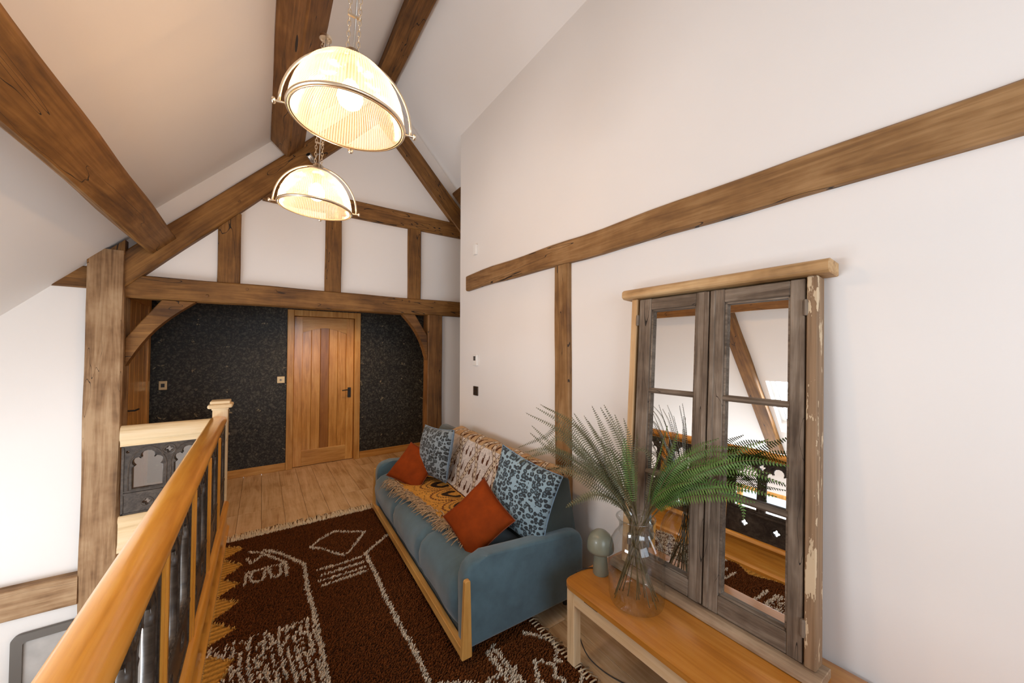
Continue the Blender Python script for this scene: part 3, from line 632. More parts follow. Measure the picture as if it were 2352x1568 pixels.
# ------------------------------------------------------------------ rug
def seg_d(P, poly):
    d_ = np.full(len(P), 9.0)
    for (x0, y0), (x1, y1) in zip(poly, poly[1:]):
        A_ = np.array([x0, y0]); B_ = np.array([x1, y1]); AB = B_ - A_; L2 = (AB ** 2).sum() + 1e-9
        t_ = np.clip(((P - A_) @ AB) / L2, 0, 1); d_ = np.minimum(d_, np.hypot(*(P - (A_ + t_[:, None] * AB)).T))
    return d_
LINES = [
 ([(0.33,3.20),(0.40,3.29),(0.52,3.37),(0.73,3.22),(0.65,3.10),(0.57,2.98),(0.52,2.94),(0.45,3.05),(0.40,3.14),(0.33,3.20)], .010),
 ([(0.34,2.85),(0.48,2.84),(0.62,2.85)], .013), ([(0.35,2.77),(0.62,2.77)], .012), ([(0.34,2.71),(0.62,2.70)], .011), ([(0.34,2.65),(0.62,2.65)], .011),
 ([(0.04,3.36),(0.13,3.25),(0.27,2.98),(0.26,2.69),(0.27,2.42),(0.27,2.14),(0.27,1.85),(0.27,1.5)], .014),
 ([(0.91,3.09),(0.78,2.98),(0.66,2.88),(0.66,2.61),(0.65,2.31),(0.65,2.06),(0.66,1.79),(0.65,1.59),(.62,1.5)], .014),
 ([(-0.06,3.40),(0.02,3.33),(0.16,3.08)], .010), ([(-0.07,2.94),(-0.07,3.09),(0.16,3.08),(0.16,2.90)], .010),
 ([(-0.04,3.06),(-0.04,2.97),(0.00,2.93),(0.03,2.96),(0.04,3.06)], .008), ([(0.06,3.06),(0.07,2.96),(0.10,2.92),(0.13,2.96),(0.13,3.07)], .008),
 ([(-0.07,3.29),(-0.04,3.21),(0.02,3.28)], .007),
 ([(0.96,1.60),(0.96,1.52),(0.96,1.45),(0.95,1.30),(.94,1.1)], .015), ([(1.00,1.61),(1.00,1.51),(1.00,1.45),(1.01,1.39),(1.01,1.2)], .015),
 ([(0.80,1.40),(0.85,1.45),(0.90,1.46),(0.94,1.45),(1.03,1.44)], .014), ([(1.12,1.42),(1.15,1.40),(1.17,1.37),(1.19,1.34),(1.15,1.30),(1.17,1.26),(1.18,1.22),(1.2,1.1)], .009),
 ([(1.12,1.40),(1.09,1.36),(1.07,1.33),(1.08,1.31),(1.09,1.25)], .008), ([(1.18,1.59),(1.23,1.54),(1.26,1.50),(1.28,1.45),(1.25,1.40),(1.21,1.36),(1.23,1.34)], .010),
 ([(1.27,1.25),(1.25,1.22),(1.21,1.20)], .010), ([(0.96,1.45),(0.99,1.44),(0.98,1.36)], .009), ([(0.65,1.585),(0.71,1.56),(0.78,1.52),(.84,1.46)], .010),
 ([(.0,1.42),(.9,1.42)], .012), ([(.0,1.36),(.85,1.33)], .010), ([(.05,1.12),(.95,1.08)], .012), ([(.05,1.06),(1.0,1.02)], .012), ([(.0,.86),(1.1,.84)], .013)]
SAW = [(-0.24,3.62),(-0.09,3.50),(-0.21,3.38),(-0.09,3.23),(-0.20,3.11),(-0.105,2.99),(-0.21,2.89),(-0.10,2.77),(-0.22,2.66),(-0.10,2.52),(-0.24,2.43),(-.24,2.40),(-.10,2.28),(-.2,2.0),(-.08,1.9),(-.24,1.72),(-.1,1.6),(-.24,1.45),(-.1,1.3),(-.24,1.1),(-.24,.6)]
sy_ = np.array([p[1] for p in SAW])[::-1]; sx_ = np.array([p[0] for p in SAW])[::-1]
def saw_x(y): return np.interp(y, sy_, sx_)
RX0, RX1, RY0, RY1 = -.215, 1.30, .60, 3.66
def rug_color(P):
    n = len(P); x, y = P[:, 0], P[:, 1]
    red = np.array([.135, .040, .0095]); c = np.tile(red, (n, 1)); 
    c = c * (1 - .0 * x[:, None])
    
    cream = np.zeros(n, bool)
    for poly, wd in LINES: cream |= seg_d(P, poly) < max(wd * .82, .0088)
    # speckled checks at the lower left
    sp_ = (x < .26) & (y < 2.42 - .09 * (x + .24)) & (y > 1.5) & (x > saw_x(y) + .01)
    colk = np.floor((x + .012 * np.sin(y * 9)) / .0165).astype(int); rowk = np.floor((y + (colk % 4) * .009) / .019).astype(int)
    h_ = np.sin(colk * 12.9898 + rowk * 78.233) * 43758.5453; h_ = h_ - np.floor(h_)
    cream |= sp_ & ((colk % 2 == 0) & (h_ > .22) | (h_ > .90))
    s2 = (y < 1.05) & (y > .88) & (x > .0) & (h_ > .5); cream |= s2
    c[cream] = np.array([.74, .62, .47])
    gold = (x < saw_x(y) + .008) & (x > saw_x(y) - .012) & (y < 3.62); c[gold] = np.array([.62, .34, .085])
    kil = x < saw_x(y); return c, cream, kil
# woven base
nx_, ny_ = 70, 420
gx = np.linspace(RX0, RX1, nx_); gy = np.linspace(RY0, RY1, ny_); GX, GY = np.meshgrid(gx, gy); P_ = np.c_[GX.ravel(), GY.ravel()]
kil = P_[:, 0] < saw_x(P_[:, 1]) + .02
ribs = .5 + .5 * np.sin(P_[:, 1] * 2 * np.pi / .034)
colr = np.where(kil[:, None], np.array([.58, .30, .055]) * (.5 + .5 * ribs[:, None]), np.array([.07, .028, .014]))
wob = .006 * np.sin(GY * 11)
V = np.c_[GX.ravel() + (wob * (GX < 0)).ravel(), GY.ravel(), .009 + .0022 * ribs * kil + .002 * np.sin(P_[:, 0] * 9) * np.sin(P_[:, 1] * 6)]
F_ = [(j * nx_ + i, j * nx_ + i + 1, (j + 1) * nx_ + i + 1, (j + 1) * nx_ + i) for j in range(ny_ - 1) for i in range(nx_ - 1)]
# skirt to the floor
base_i = len(V); loop = [i for i in range(nx_)] + [j * nx_ + nx_ - 1 for j in range(1, ny_)] + [(ny_ - 1) * nx_ + i for i in range(nx_ - 2, -1, -1)] + [j * nx_ for j in range(ny_ - 2, 0, -1)]
Vb = V[loop].copy(); Vb[:, 2] = .001; V = np.vstack([V, Vb]); nl = len(loop); F_ += [(loop[i], loop[(i + 1) % nl], base_i + (i + 1) % nl, base_i + i) for i in range(nl)]
colr = np.vstack([colr, colr[loop]])
rug = raw('shaggy_rug', V, F_, 'rugbase', None, True, np.c_[colr, np.ones(len(colr))])
tag(rug, 'dark brown shaggy rug with cream line drawings and gold zigzag edge beside the sofa', 'rug')
# kilim ribs are in the base; pile tufts
sp0 = .0088; tx = np.arange(RX0 + .01, RX1 - .006, sp0); ty = np.arange(RY0 + .01, RY1 - .01, sp0); TX, TY = np.meshgrid(tx, ty)
T = np.c_[TX.ravel(), TY.ravel()] + rng.normal(0, .0032, (TX.size, 2))
tc_, cr_, kl = rug_color(T); keep = ~kl | cr_; keep &= (T[:, 0] > saw_x(T[:, 1]) - .013)
T = T[keep]; tc_ = tc_[keep]; cr_ = cr_[keep]; n = len(T)
hgt = np.where(cr_, .017, .014) * rng.uniform(.75, 1.25, n); lean = rng.normal(0, .0042, (n, 2)) + np.array([.003, -.005]); rd = np.where(cr_, .0062, .0070) * rng.uniform(.8, 1.2, n); an = rng.uniform(0, 6.28, n)
rings = []
for k in range(3):
    a_ = an + k * 2.0944; rings.append(np.c_[T[:, 0] + rd * np.cos(a_), T[:, 1] + rd * np.sin(a_), np.full(n, .007)])
for k in range(3):
    a_ = an + k * 2.0944 + .5; rings.append(np.c_[T[:, 0] + lean[:, 0] * .8 + rd * .62 * np.cos(a_), T[:, 1] + lean[:, 1] * .8 + rd * .62 * np.sin(a_), .008 + hgt * .85])
tip = np.c_[T + lean * 1.3, .008 + hgt * 1.15]
V = np.stack(rings + [tip], 1).reshape(-1, 3); b7 = np.arange(n) * 7
F3 = []
for k in range(3):
    k2 = (k + 1) % 3; F3.append(np.c_[b7 + k, b7 + k2, b7 + 3 + k2]); F3.append(np.c_[b7 + k, b7 + 3 + k2, b7 + 3 + k]); F3.append(np.c_[b7 + 3 + k, b7 + 3 + k2, b7 + 6])
F3 = np.stack(F3, 1).reshape(-1, 3)
me = bpy.data.meshes.new('pile'); me.vertices.add(len(V)); me.vertices.foreach_set('co', V.ravel().astype(np.float32)); me.loops.add(F3.size); me.loops.foreach_set('vertex_index', F3.ravel().astype(np.int32))
me.polygons.add(len(F3)); me.polygons.foreach_set('loop_start', (np.arange(len(F3)) * 3).astype(np.int32)); me.polygons.foreach_set('loop_total', np.full(len(F3), 3, np.int32)); me.update()
sh_ = rng.uniform(.75, 1.2, n)[:, None]; cc = np.repeat(tc_ * sh_, 7, 0); at = me.color_attributes.new('Col', 'FLOAT_COLOR', 'POINT'); at.data.foreach_set('color', np.c_[cc, np.ones(len(cc))].astype(np.float32).ravel())
pile = link(bpy.data.objects.new('pile', me), 'rugpile', rug); pile['kind'] = 'stuff'
# knotted fringe at the far end and yarn ends on the right edge
fb = bmesh.new()
x = RX0
while x < RX1 - .02:
    for k in range(2):
        L_ = random.uniform(.08, .15); dx = random.uniform(-.05, .05)
        tube(fb, [(x, RY1 - .01, .014), (x + dx * .4, RY1 + L_ * .5, .022 + random.random() * .022), (x + dx, RY1 + L_, .006)], .0075, 4, r1=.004)
    x += .0115
o = obj('fringe', fb, 'fringe', rug, smooth=True); o['kind'] = 'stuff'
fb = bmesh.new(); y = RY0 + .02
while y < RY1 - .1:
    tube(fb, [(RX1 - .045, y, .026), (RX1 - .01, y + random.uniform(-.01, .01), .024), (RX1 + random.uniform(.012, .03), y + random.uniform(-.01, .01), .006)], .0042, 4, r1=.003); y += .024
o = obj('edge_yarn', fb, 'fringe', rug, smooth=True); o['kind'] = 'stuff'
fb = bmesh.new()    # cut yarn ends along the gold edge
y = RY0 + .02
while y < RY1 - .05:
    tube(fb, [(RX0 + .01, y, .012), (RX0 - .012, y + random.uniform(-.012, .012), .006)], .004, 4, r1=.002); y += .016
o = obj('gold_edge_yarn', fb, plain('gold_yarn', (.50, .29, .085), .9), rug, smooth=True); o['kind'] = 'stuff'

# ------------------------------------------------------------------ sofa
SN = (.827, 1.58); TH = R(2)
sofa = empty('sofa', (SN[0], SN[1], 0), -TH, label='low blue velvet sofa with oak front rail against the right wall', cat='sofa')
LS = 1.95
def W(a, b, z):
    return Vector((SN[0] + a * math.cos(TH) + b * math.sin(TH), SN[1] - a * math.sin(TH) + b * math.cos(TH), z))
# seat upholstery, lofted along its length with shallow tufting seams
prof0 = [(.03, .13), (-.005, .17), (-.03, .23), (-.035, .30), (-.02, .355), (.02, .392), (.08, .408), (.2, .412), (.35, .405), (.47, .40), (.52, .36), (.52, .13)]
bm = bmesh.new(); rings = []; ny = 74
for i in range(ny + 1):
    y = .085 + (LS - .17) * i / ny; dd = min(abs(y - q) for q in (.62, 1.22)); g_ = .020 * math.exp(-(dd / .022) ** 2) + .004 * math.sin(y * 19) * .5
    e_ = min(y - .085, LS - .085 - y); g_ += .03 * math.exp(-(e_ / .02) ** 2)
    rg = []
    for k, (a, z) in enumerate(prof0):
        s_ = g_ if 0 < k < 10 else 0; ca, cz = .22, .25; L_ = math.hypot(a - ca, z - cz)
        wv = .006 * noise.noise(Vector((y * 5, a * 7, z * 7))) if 0 < k < 10 else 0
        rg.append(bm.verts.new((a - (a - ca) / L_ * (s_ - wv), y, z - (z - cz) / L_ * (s_ - wv))))
    rings.append(rg)
m_ = len(prof0)
for A, B in zip(rings, rings[1:]):
    for k in range(m_): bm.faces.new((A[k], A[(k + 1) % m_], B[(k + 1) % m_], B[k]))
bm.faces.new(rings[0]); bm.faces.new(rings[-1]); obj('seat', bm, 'velvet', sofa, auto=True)
bk = prism(bmesh.new(), [(.47, .15), (.475, .40), (.615, .76), (.645, .785), (.70, .785), (.735, .76), (.775, .45), (.775, .15)], 'Y', .06, LS - .03, bev=.022, seg=3)
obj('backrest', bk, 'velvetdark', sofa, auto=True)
for y0, y1 in ((0.0, .095), (LS - .105, LS)):
    ar_ = prism(bmesh.new(), [(.0, .085), (-.005, .42), (.010, .47), (.05, .502), (.12, .508), (.70, .478), (.765, .455), (.79, .40), (.79, .085)], 'Y', y0, y1, bev=.034, seg=4)
    obj('arm', ar_, 'velvet', sofa, auto=True)
obj('front_rail', bx(-.022, .012, 0, LS, .068, .118, bev=.003, seg=1), 'skirtY', sofa)
for y0, y1 in ((-.020, .006), (LS - .006, LS + .02)):
    obj('arm_upright', prism(bmesh.new(), [(-.024, .068), (.030, .068), (.020, .43), (.014, .436), (-.004, .436), (-.010, .43)], 'Y', y0, y1, bev=.003, seg=1), 'skirtZ', sofa)
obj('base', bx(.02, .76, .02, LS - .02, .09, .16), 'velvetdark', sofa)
for a_, b_ in ((.07, .07), (.07, LS - .07), (.70, .07), (.70, LS - .07)): obj('leg', lathe(bmesh.new(), [(.016, .018 if a_ < .5 and b_ < 1 else .018), (.022, .092)], 12, cap0=True, cap1=True), 'black', sofa).location = (a_, b_, 0)

# throw over back and seat
tprof = [(-.015, .425), (.03, .417), (.10, .424), (.2, .428), (.32, .424), (.42, .418), (.458, .44), (.485, .50), (.54, .64), (.592, .775), (.625, .803), (.665, .808), (.70, .806), (.752, .77), (.775, .66), (.785, .60)]
tb = bez([(a, 0, z) for a, z in tprof], 12); Ls = [0]
for p, q in zip(tb, tb[1:]): Ls.append(Ls[-1] + (q - p).length)
Ls = np.array(Ls); ta = np.array([p.x for p in tb]); tz = np.array([p.z for p in tb])
nu, nv = 300, 260; su = np.linspace(0, Ls[-1], nu); vv = np.linspace(0, 1, nv)
A_ = np.interp(su, Ls, ta); Z_ = np.interp(su, Ls, tz); s_seat = np.interp(.435, ta[:75], Ls[:75])
fS = np.clip((su - s_seat) / .45, 0, 1)
y_lo = .33 + (.12 - .33) * fS; y_hi = 1.56 + (1.53 - 1.56) * fS
TT_, VV = np.meshgrid(np.linspace(0, 1, nu), vv, indexing='ij'); s00 = .190 - .13 * VV; U = s00 + (Ls[-1] - s00) * TT_; A_ = np.interp(U, Ls, ta); Z_ = np.interp(U, Ls, tz); fS = np.clip((U - s_seat) / .45, 0, 1); y_lo = .33 + (.12 - .33) * fS; y_hi = 1.56 - .03 * fS; Yt = y_lo + (y_hi - y_lo) * VV
wr = .0045 * np.sin(Yt * 23 + U * 4) + .004 * np.sin(Yt * 9 - U * 13) + .003 * np.sin(U * 40 + Yt * 5)
dA = np.gradient(A_, axis=0); dZ = np.gradient(Z_, axis=0); dl_ = np.hypot(dA, dZ) + 1e-9; nA, nZ = -dZ / dl_, dA / dl_
on = np.abs(wr) + .004
Xt = A_ + nA * on; Zt = Z_ + nZ * on
s = U; y = Yt
# colours
seatm = s < s_seat
base_b = np.array([.68, .60, .54]); brown = np.array([.10, .035, .015]); tan = np.array([.50, .27, .09]); blk = np.array([.035, .02, .012])
C_ = np.tile(base_b, (nu, nv, 1)); ok_ = ~seatm if False else None
sb = s - s_seat; bk_ = s >= s_seat
mott = np.sin(y * 61 + np.sin(sb * 47) * 2) * np.sin(sb * 53 + y * 17); C_[(mott > .45) & bk_] = base_b * .86
C_[(sb > .40) & bk_] = np.array([.52, .33, .17])
per = .285
for i in range(9):
    for j in range(4):      # dark tapering figures in the lozenges
        cy_ = .10 + i * per / 2 + (per / 4 if j % 2 else 0); cs = .055 + j * .125
        for dy in (-.022, .022):
            d1 = np.hypot((y - cy_ - dy * 1.5) / .0135, (sb - cs) / .023); d2 = np.hypot((y - cy_ - dy * 1.5 + .009) / .0058, (sb - cs - .034) / .025)
            C_[((d1 < 1) | (d2 < 1)) & bk_] = brown
for sg, off in ((1, 0), (-1, .06)):
    q = (y + sg * (.55 * sb + .012 * np.sin(sb * 17)) + off) / per; f = np.abs(q - np.round(q)) * per
    C_[(f < .023) & bk_] = np.array([.66, .54, .40]); C_[(np.abs(f - .022) < .0036) & bk_] = brown
    al_ = sb * 1.12 / .038; dm = (f / .0095 + np.abs(al_ - np.round(al_)) * .038 / .012) < 1; C_[dm & bk_] = brown
gold = np.array([.60, .29, .055]); C_[~bk_] = gold
for k in range(6):
    cy_ = .30 + .235 * k; dx = (s_seat - .04 - s); rr_ = np.hypot(y - cy_, dx * .62); zz = .014 * np.abs(((np.arctan2(y - cy_, dx + 1e-6) * 7) % 1) - .5)
    fr_ = (dx > -.02)
    for r0, w_, cc_ in ((.052, .034, blk), (.088, .006, blk * 2.5), (.118, .009, brown * 1.5), (.150, .004, tan * .45)):
        C_[~bk_ & fr_ & (np.abs(rr_ - r0 - zz) < w_ * .5)] = cc_
    C_[~bk_ & (np.abs(y - cy_ - .117) < .0045) & (((s / .02) % 1) < .55)] = brown
C_[np.abs(s - s_seat + .004) < .006] = brown
nz_ = rng.uniform(.86, 1.08, (nu, nv, 1)); C_ = C_ * nz_
V = np.stack([Xt, Yt, Zt], -1).reshape(-1, 3); F_ = [(i * nv + j, (i + 1) * nv + j, (i + 1) * nv + j + 1, i * nv + j + 1) for i in range(nu - 1) for j in range(nv - 1)]
thr = raw('throw_blanket', V, F_, 'throw', None, True, np.c_[C_.reshape(-1, 3), np.ones(nu * nv)])
so = thr.modifiers.new('thickness', 'SOLIDIFY'); so.thickness = .004; so.offset = 1
thr.location = (SN[0], SN[1], 0); thr.rotation_euler = (0, 0, -TH); tag(thr, 'patterned cream and mustard woven throw with fringe draped over the sofa', 'blanket')
fb = bmesh.new(); 
for i in range(340):
    cl = random.randint(0, 60); y = .33 + 1.22 * (cl + random.random() * .7) / 61; a0 = .195 - .14 * (y - .33) / 1.22 + random.uniform(-.035, .02); l_ = random.uniform(.05, .11); an_ = random.gauss(0, .55) + (cl % 3 - 1) * .35
    z0 = .430 + random.random() * .006; p0 = Vector((a0, y, z0)); dr = Vector((-math.cos(an_), math.sin(an_), 0))
    p1 = p0 + dr * l_ * .5 + Vector((0, 0, random.uniform(.004, .022))); p2 = p0 + dr * l_ + Vector((0, random.uniform(-.02, .02), 0)); p2.z = .428 + random.random() * .008 if p2.x > -.01 else .428 + (p2.x + .01) * .8
    tube(fb, bez([p0, p1, p2], 3), .0055, 4, r1=.0018)
o = obj('fringe', fb, 'fringe2', thr, smooth=True); o['kind'] = 'stuff'
fb = bmesh.new()   # frayed end at the near top of the back
for i in range(70):
    s0 = random.uniform(.56, .74); 
    tube(fb, bez([(s0, .13, .81), (s0 + random.uniform(-.03, .03), .06, .822), (s0 + random.uniform(-.05, .05), random.uniform(-.0, .05), .80)], 3), .003, 3, r1=.002)
o = obj('side_fringe', fb, 'fringe2', thr, smooth=True); o['kind'] = 'stuff'

# cushions
def cushion(name, centre, Rm, size, thick, mat, back, label, pipem, group=None):
    n = 26; bm = bmesh.new(); g1 = {}; g2 = {}
    def sh(u, v_):
        e = 1 - abs(u) ** 2.2; f = 1 - abs(v_) ** 2.2; pu = u * (1 - .075 * (1 - v_ * v_)); pv = v_ * (1 - .075 * (1 - u * u))
        return pu * size / 2, pv * size / 2, thick / 2 * (max(0, e) * max(0, f)) ** .42
    for i in range(n + 1):
        for j in range(n + 1):
            u = -math.cos(math.pi * i / n) * .35 + (2 * i / n - 1) * .65; v_ = -math.cos(math.pi * j / n) * .35 + (2 * j / n - 1) * .65
            x, z, t_ = sh(u, v_); wv = .010 * noise.noise(Vector((x * 9 + centre[0] * 7, z * 9, centre[1]))) * min(1, t_ / .02)
            a = bm.verts.new((x, -t_ - wv, z)); g1[i, j] = a
            g2[i, j] = a if (i in (0, n) or j in (0, n)) else bm.verts.new((x, t_ + wv, z))
    for i in range(n):
        for j in range(n):
            f = bm.faces.new((g1[i, j], g1[i + 1, j], g1[i + 1, j + 1], g1[i, j + 1])); f.material_index = 0
            f = bm.faces.new((g2[i, j + 1], g2[i + 1, j + 1], g2[i + 1, j], g2[i, j])); f.material_index = 1
    o = obj(name, bm, mat, None, smooth=True); o.data.materials.append(M[back])
    R3 = Matrix(Rm); o.matrix_world = Matrix.Translation(centre) @ R3.to_4x4()
    pts = []
    for u, v_ in [(-1 + 2 * k / 12, -1) for k in range(12)] + [(1, -1 + 2 * k / 12) for k in range(12)] + [(1 - 2 * k / 12, 1) for k in range(12)] + [(-1, 1 - 2 * k / 12) for k in range(12)]:
        x, z, _ = sh(u, v_); pts.append((x, 0, z))
    obj('piping', tube(bmesh.new(), pts, .0035, 6, closed=True), pipem, o, smooth=True)
    tag(o, label, 'cushion', group); return o
def basis(right, lean, roll=0.0):
    """columns: right, into-the-cushion (away from viewer), up"""
    r_ = Vector(right).normalized(); z = Vector((0, 0, 1)); nrm_ = r_.cross(z).normalized()   # towards viewer when right runs image-left to image-right
    up = (z * math.cos(lean) - nrm_ * math.sin(lean)).normalized(); yv = up.cross(r_).normalized()
    m3 = Matrix(((r_.x, yv.x, up.x), (r_.y, yv.y, up.y), (r_.z, yv.z, up.z))); return m3 @ Matrix.Rotation(roll, 3, 'Y')
uv_u = Vector((math.sin(TH), math.cos(TH), 0)); uv_v = Vector((math.cos(TH), -math.sin(TH), 0))
def facing(deg): return -uv_u * math.cos(R(deg)) + uv_v * math.sin(R(deg))
cushion('leopard_cushion', W(.475, .215, .665), basis(facing(21), .12, R(14)), .455, .15, 'leopard', 'plainblue', 'large blue leopard print cushion behind the rust cushion at the near end of the sofa', 'plainblue')
cushion('leopard_cushion', W(.365, 1.37, .668), basis(facing(14), .22, R(-2)), .42, .17, 'leopard2', 'plainblue', 'grey leopard print cushion standing at the far end of the sofa', 'plainblue')
cushion('rust_cushion', W(.235, .320, .545), basis(facing(34), .60, R(38)), .335, .13, 'rust', 'rust', 'burnt orange velvet cushion leaning at the near end of the sofa', 'pipe')
cushion('rust_cushion', W(.215, 1.47, .550), basis(facing(50), .75, R(22)), .34, .12, 'rust', 'rust', 'burnt orange velvet cushion against the far arm of the sofa', 'pipe')

# ------------------------------------------------------------------ bench table
tb_ = empty('oak_bench', (1.48, .3, 0), label='long low oak bench table with orange oiled top under the mirror', cat='table')
TX0, TX1, TY0, TY1, TZ = 1.235, 1.72, -.75, 1.335, .414
top = []
for cx_, cy_, a0, r_ in ((TX1 - .01, TY1 - .01, 0, .01), (TX0 + .05, TY1 - .05, 90, .05), (TX0 + .05, TY0 + .05, 180, .05), (TX1 - .01, TY0 + .01, 270, .01)):
    for i in range(6): a = R(a0 + 18 * i); top.append((cx_ + r_ * math.cos(a) - 1.48, cy_ + r_ * math.sin(a) - .3))
obj('top', prism(bmesh.new(), top, 'Z', TZ - .022, TZ, bev=.005, seg=2), 'tabletop', tb_, auto=True)
def tl(x0, x1, y0, y1, z0, z1): return (x0 - 1.48, x1 - 1.48, y0 - .3, y1 - .3, z0, z1)
obj('apron', bx(*tl(TX0 + .016, TX0 + .040, TY0 + .05, TY1 - .065, TZ - .095, TZ - .0225), bev=.002, seg=1), 'tablelegY', tb_)
obj('apron', bx(*tl(TX1 - .045, TX1 - .020, TY0 + .05, TY1 - .06, TZ - .095, TZ - .0225), bev=.002, seg=1), 'tablelegY', tb_)
obj('end_rail', bx(*tl(TX0 + .05, TX1 - .06, TY1 - .055, TY1 - .030, TZ - .095, TZ - .0225), bev=.002, seg=1), 'tablelegX', tb_)
obj('end_rail', bx(*tl(TX0 + .05, TX1 - .06, TY0 + .030, TY0 + .055, TZ - .095, TZ - .0225), bev=.002, seg=1), 'tablelegX', tb_)
obj('notch_shade', bx(*tl(TX0 + .012, TX0 + .020, 1.12, 1.20, TZ - .036, TZ - .0225)), 'black', tb_)  # black block stands in for the shade inside a notch
for xx in (TX0 + .014, TX1 - .062):
    for yy in (TY1 - .066, TY0 + .018): obj('leg', bx(*tl(xx, xx + .048, yy, yy + .048, 0.028 if xx < 1.3 and yy > 1 else .0, TZ - .0225), bev=.003, seg=1), 'tablelegZ', tb_)

# ------------------------------------------------------------------ leaning mirror made from old casement doors
xb, xt = 1.565, 1.672; ml = math.atan2(xt - xb, 1.83 - .414)
mir = empty('casement_mirror', (xb, 0, .414), label='tall weathered casement mirror with two glazed doors leaning on the right wall', cat='mirror')
mir.rotation_euler = (0, ml, 0)   # local: x = depth into the wall, y = world y, z = up the mirror
def mb(name, y0, y1, z0, z1, x0, x1, mat, parent=mir, bev=.003, seg=1, bm=None):
    return obj(name, box(bm or bmesh.new(), x0, x1, y0, y1, z0, z1, bev=bev, seg=seg), mat, parent)
cp_ = prism(bmesh.new(), [(-.035, 1.428), (-.022, 1.418), (.075, 1.418), (.075, 1.470), (-.020, 1.470), (-.035, 1.458)], 'Y', .392, 1.285, bev=.004, seg=1); obj('cornice', cp_, 'capwood', mir)
for z0_ in (): pass
bs_ = prism(bmesh.new(), [(-.038, .0), (.075, .0), (.075, .034), (-.014, .034), (-.030, .026), (-.038, .012)], 'Y', .41, 1.285, bev=.002, seg=1); obj('base_sill', bs_, 'basewood', mir)
obj('frame_stile', bx(-.002, .070, 1.205, 1.240, .034, 1.418, bev=.004, seg=1), 'strip', mir); 
o = obj('frame_stile', bx(-.002, .070, .432, .466, .034, 1.418, bev=.004, seg=1), 'peel', mir); o['label'] = 'outer stile with flaking pale paint'
mb('backing', .44, 1.235, .03, 1.42, .050, .068, 'greyZ')
def leaf_(y0, y1, lab, astr):
    """door leaf spanning y0..y1; stiles, rails, bars, panes"""
    sw = .047
    p = mb('casement_leaf', y0, y0 + sw, .036, 1.412, .004, .040, 'greyZ')          # near stile carries the leaf
    p2 = mb('stile', y1 - sw * (1.5 if y1 > 1 else 1), y1, .036, 1.412, .004, .040, 'greyZ', p)
    iy0, iy1 = y0 + sw, y1 - sw * (1.5 if y1 > 1 else 1)
    mb('top_rail', iy0, iy1, 1.352, 1.410, .004, .040, 'greyY', p); mb('bottom_rail', iy0, iy1, .038, .112, .004, .040, 'greyY', p)
    for zz, nm in ((.933, 'glazing_bar'), (.525, 'glazing_bar')):
        gb = prism(bmesh.new(), [(.006, zz - .004), (.006, zz + .004), (.014, zz + .013), (.034, zz + .013), (.034, zz - .013), (.014, zz - .013)], 'Y', iy0 - .004, iy1 + .004); obj(nm, gb, 'greyY', p)
    # moulded rebates
    rb_ = bmesh.new()
    for a_, b_ in ((.014, .008), (.022, .005)):
        box(rb_, a_, .032, iy0, iy0 + b_, .112, 1.352); box(rb_, a_, .032, iy1 - b_, iy1, .112, 1.352); box(rb_, a_, .032, iy0, iy1, .112, .112 + b_); box(rb_, a_, .032, iy0, iy1, 1.352 - b_, 1.352)
    obj('rebate', rb_, 'greyY', p)
    for z0, z1 in ((.118, .515), (.535, .923), (.943, 1.347)): obj('mirror_pane', bx(.030, .034, iy0 + .004, iy1 - .004, z0, z1), 'mirror', p)
    return p
lr = leaf_(.472, .806, '', 0); ll_ = leaf_(.838, 1.193, '', 0)
ab = bmesh.new(); box(ab, -.002, .012, .796, .818, .040, 1.410, bev=.005, seg=2); box(ab, .002, .020, .824, .848, .040, 1.410, bev=.004, seg=2); obj('meeting_strip', ab, 'greyZ', mir)
for zz in (1.30, .16):
    obj('hinge', lathe(bmesh.new(), [(.007, -.03), (.009, -.022), (.009, .022), (.007, .03)], 10, cap0=True, cap1=True), 'greyZ', mir).location = (.0, .4695, zz)
    obj('hinge', lathe(bmesh.new(), [(.006, -.028), (.008, -.02), (.008, .02), (.006, .028)], 10, cap0=True, cap1=True), 'greyZ', mir).location = (.0, 1.1985, zz)

# ------------------------------------------------------------------ mushroom lamp and its flex
lm = empty('table_lamp', (1.435, 1.265, .414), label='small sage green mushroom table lamp on the bench beside the vase', cat='lamp')
obj('column', lathe(bmesh.new(), [(.0375, 0), (.039, .004), (.034, .07), (.031, .125)], 32, cap0=True, cap1=True), 'sage', lm, auto=True)
dome = [(.030, .118), (.060, .114), (.066, .120), (.0675, .130), (.066, .150), (.060, .174), (.048, .196), (.030, .211), (.012, .218), (.0005, .219)]
obj('shade', lathe(bmesh.new(), dome, 40), 'sage', lm, smooth=True)
fx_ = bez([(1.44, 1.305, .418), (1.40, 1.345, .418), (1.33, 1.39, .40), (1.36, 1.40, .2), (1.36, 1.36, .04), (1.40, 1.2, .006), (1.42, 1.02, .006), (1.47, .86, .006), (1.40, .74, .006), (1.50, .66, .006), (1.72, .8, .03), (1.735, .80, .2)], 8)
flex = bez([(1.445, 1.302, .4175), (1.41, 1.325, .4175), (1.345, 1.338, .4175), (1.34, 1.343, .40), (1.33, 1.35, .25), (1.345, 1.30, .06), (1.37, 1.20, .007), (1.42, 1.05, .006), (1.48, .94, .006), (1.53, .86, .006), (1.50, .80, .006), (1.62, .74, .006), (1.70, .80, .006)], 8)
tag(obj('lamp_flex', tube(bmesh.new(), flex, .0028, 6), 'cable', None, smooth=True), 'thin black lamp flex trailing off the bench to the floor', 'cable')

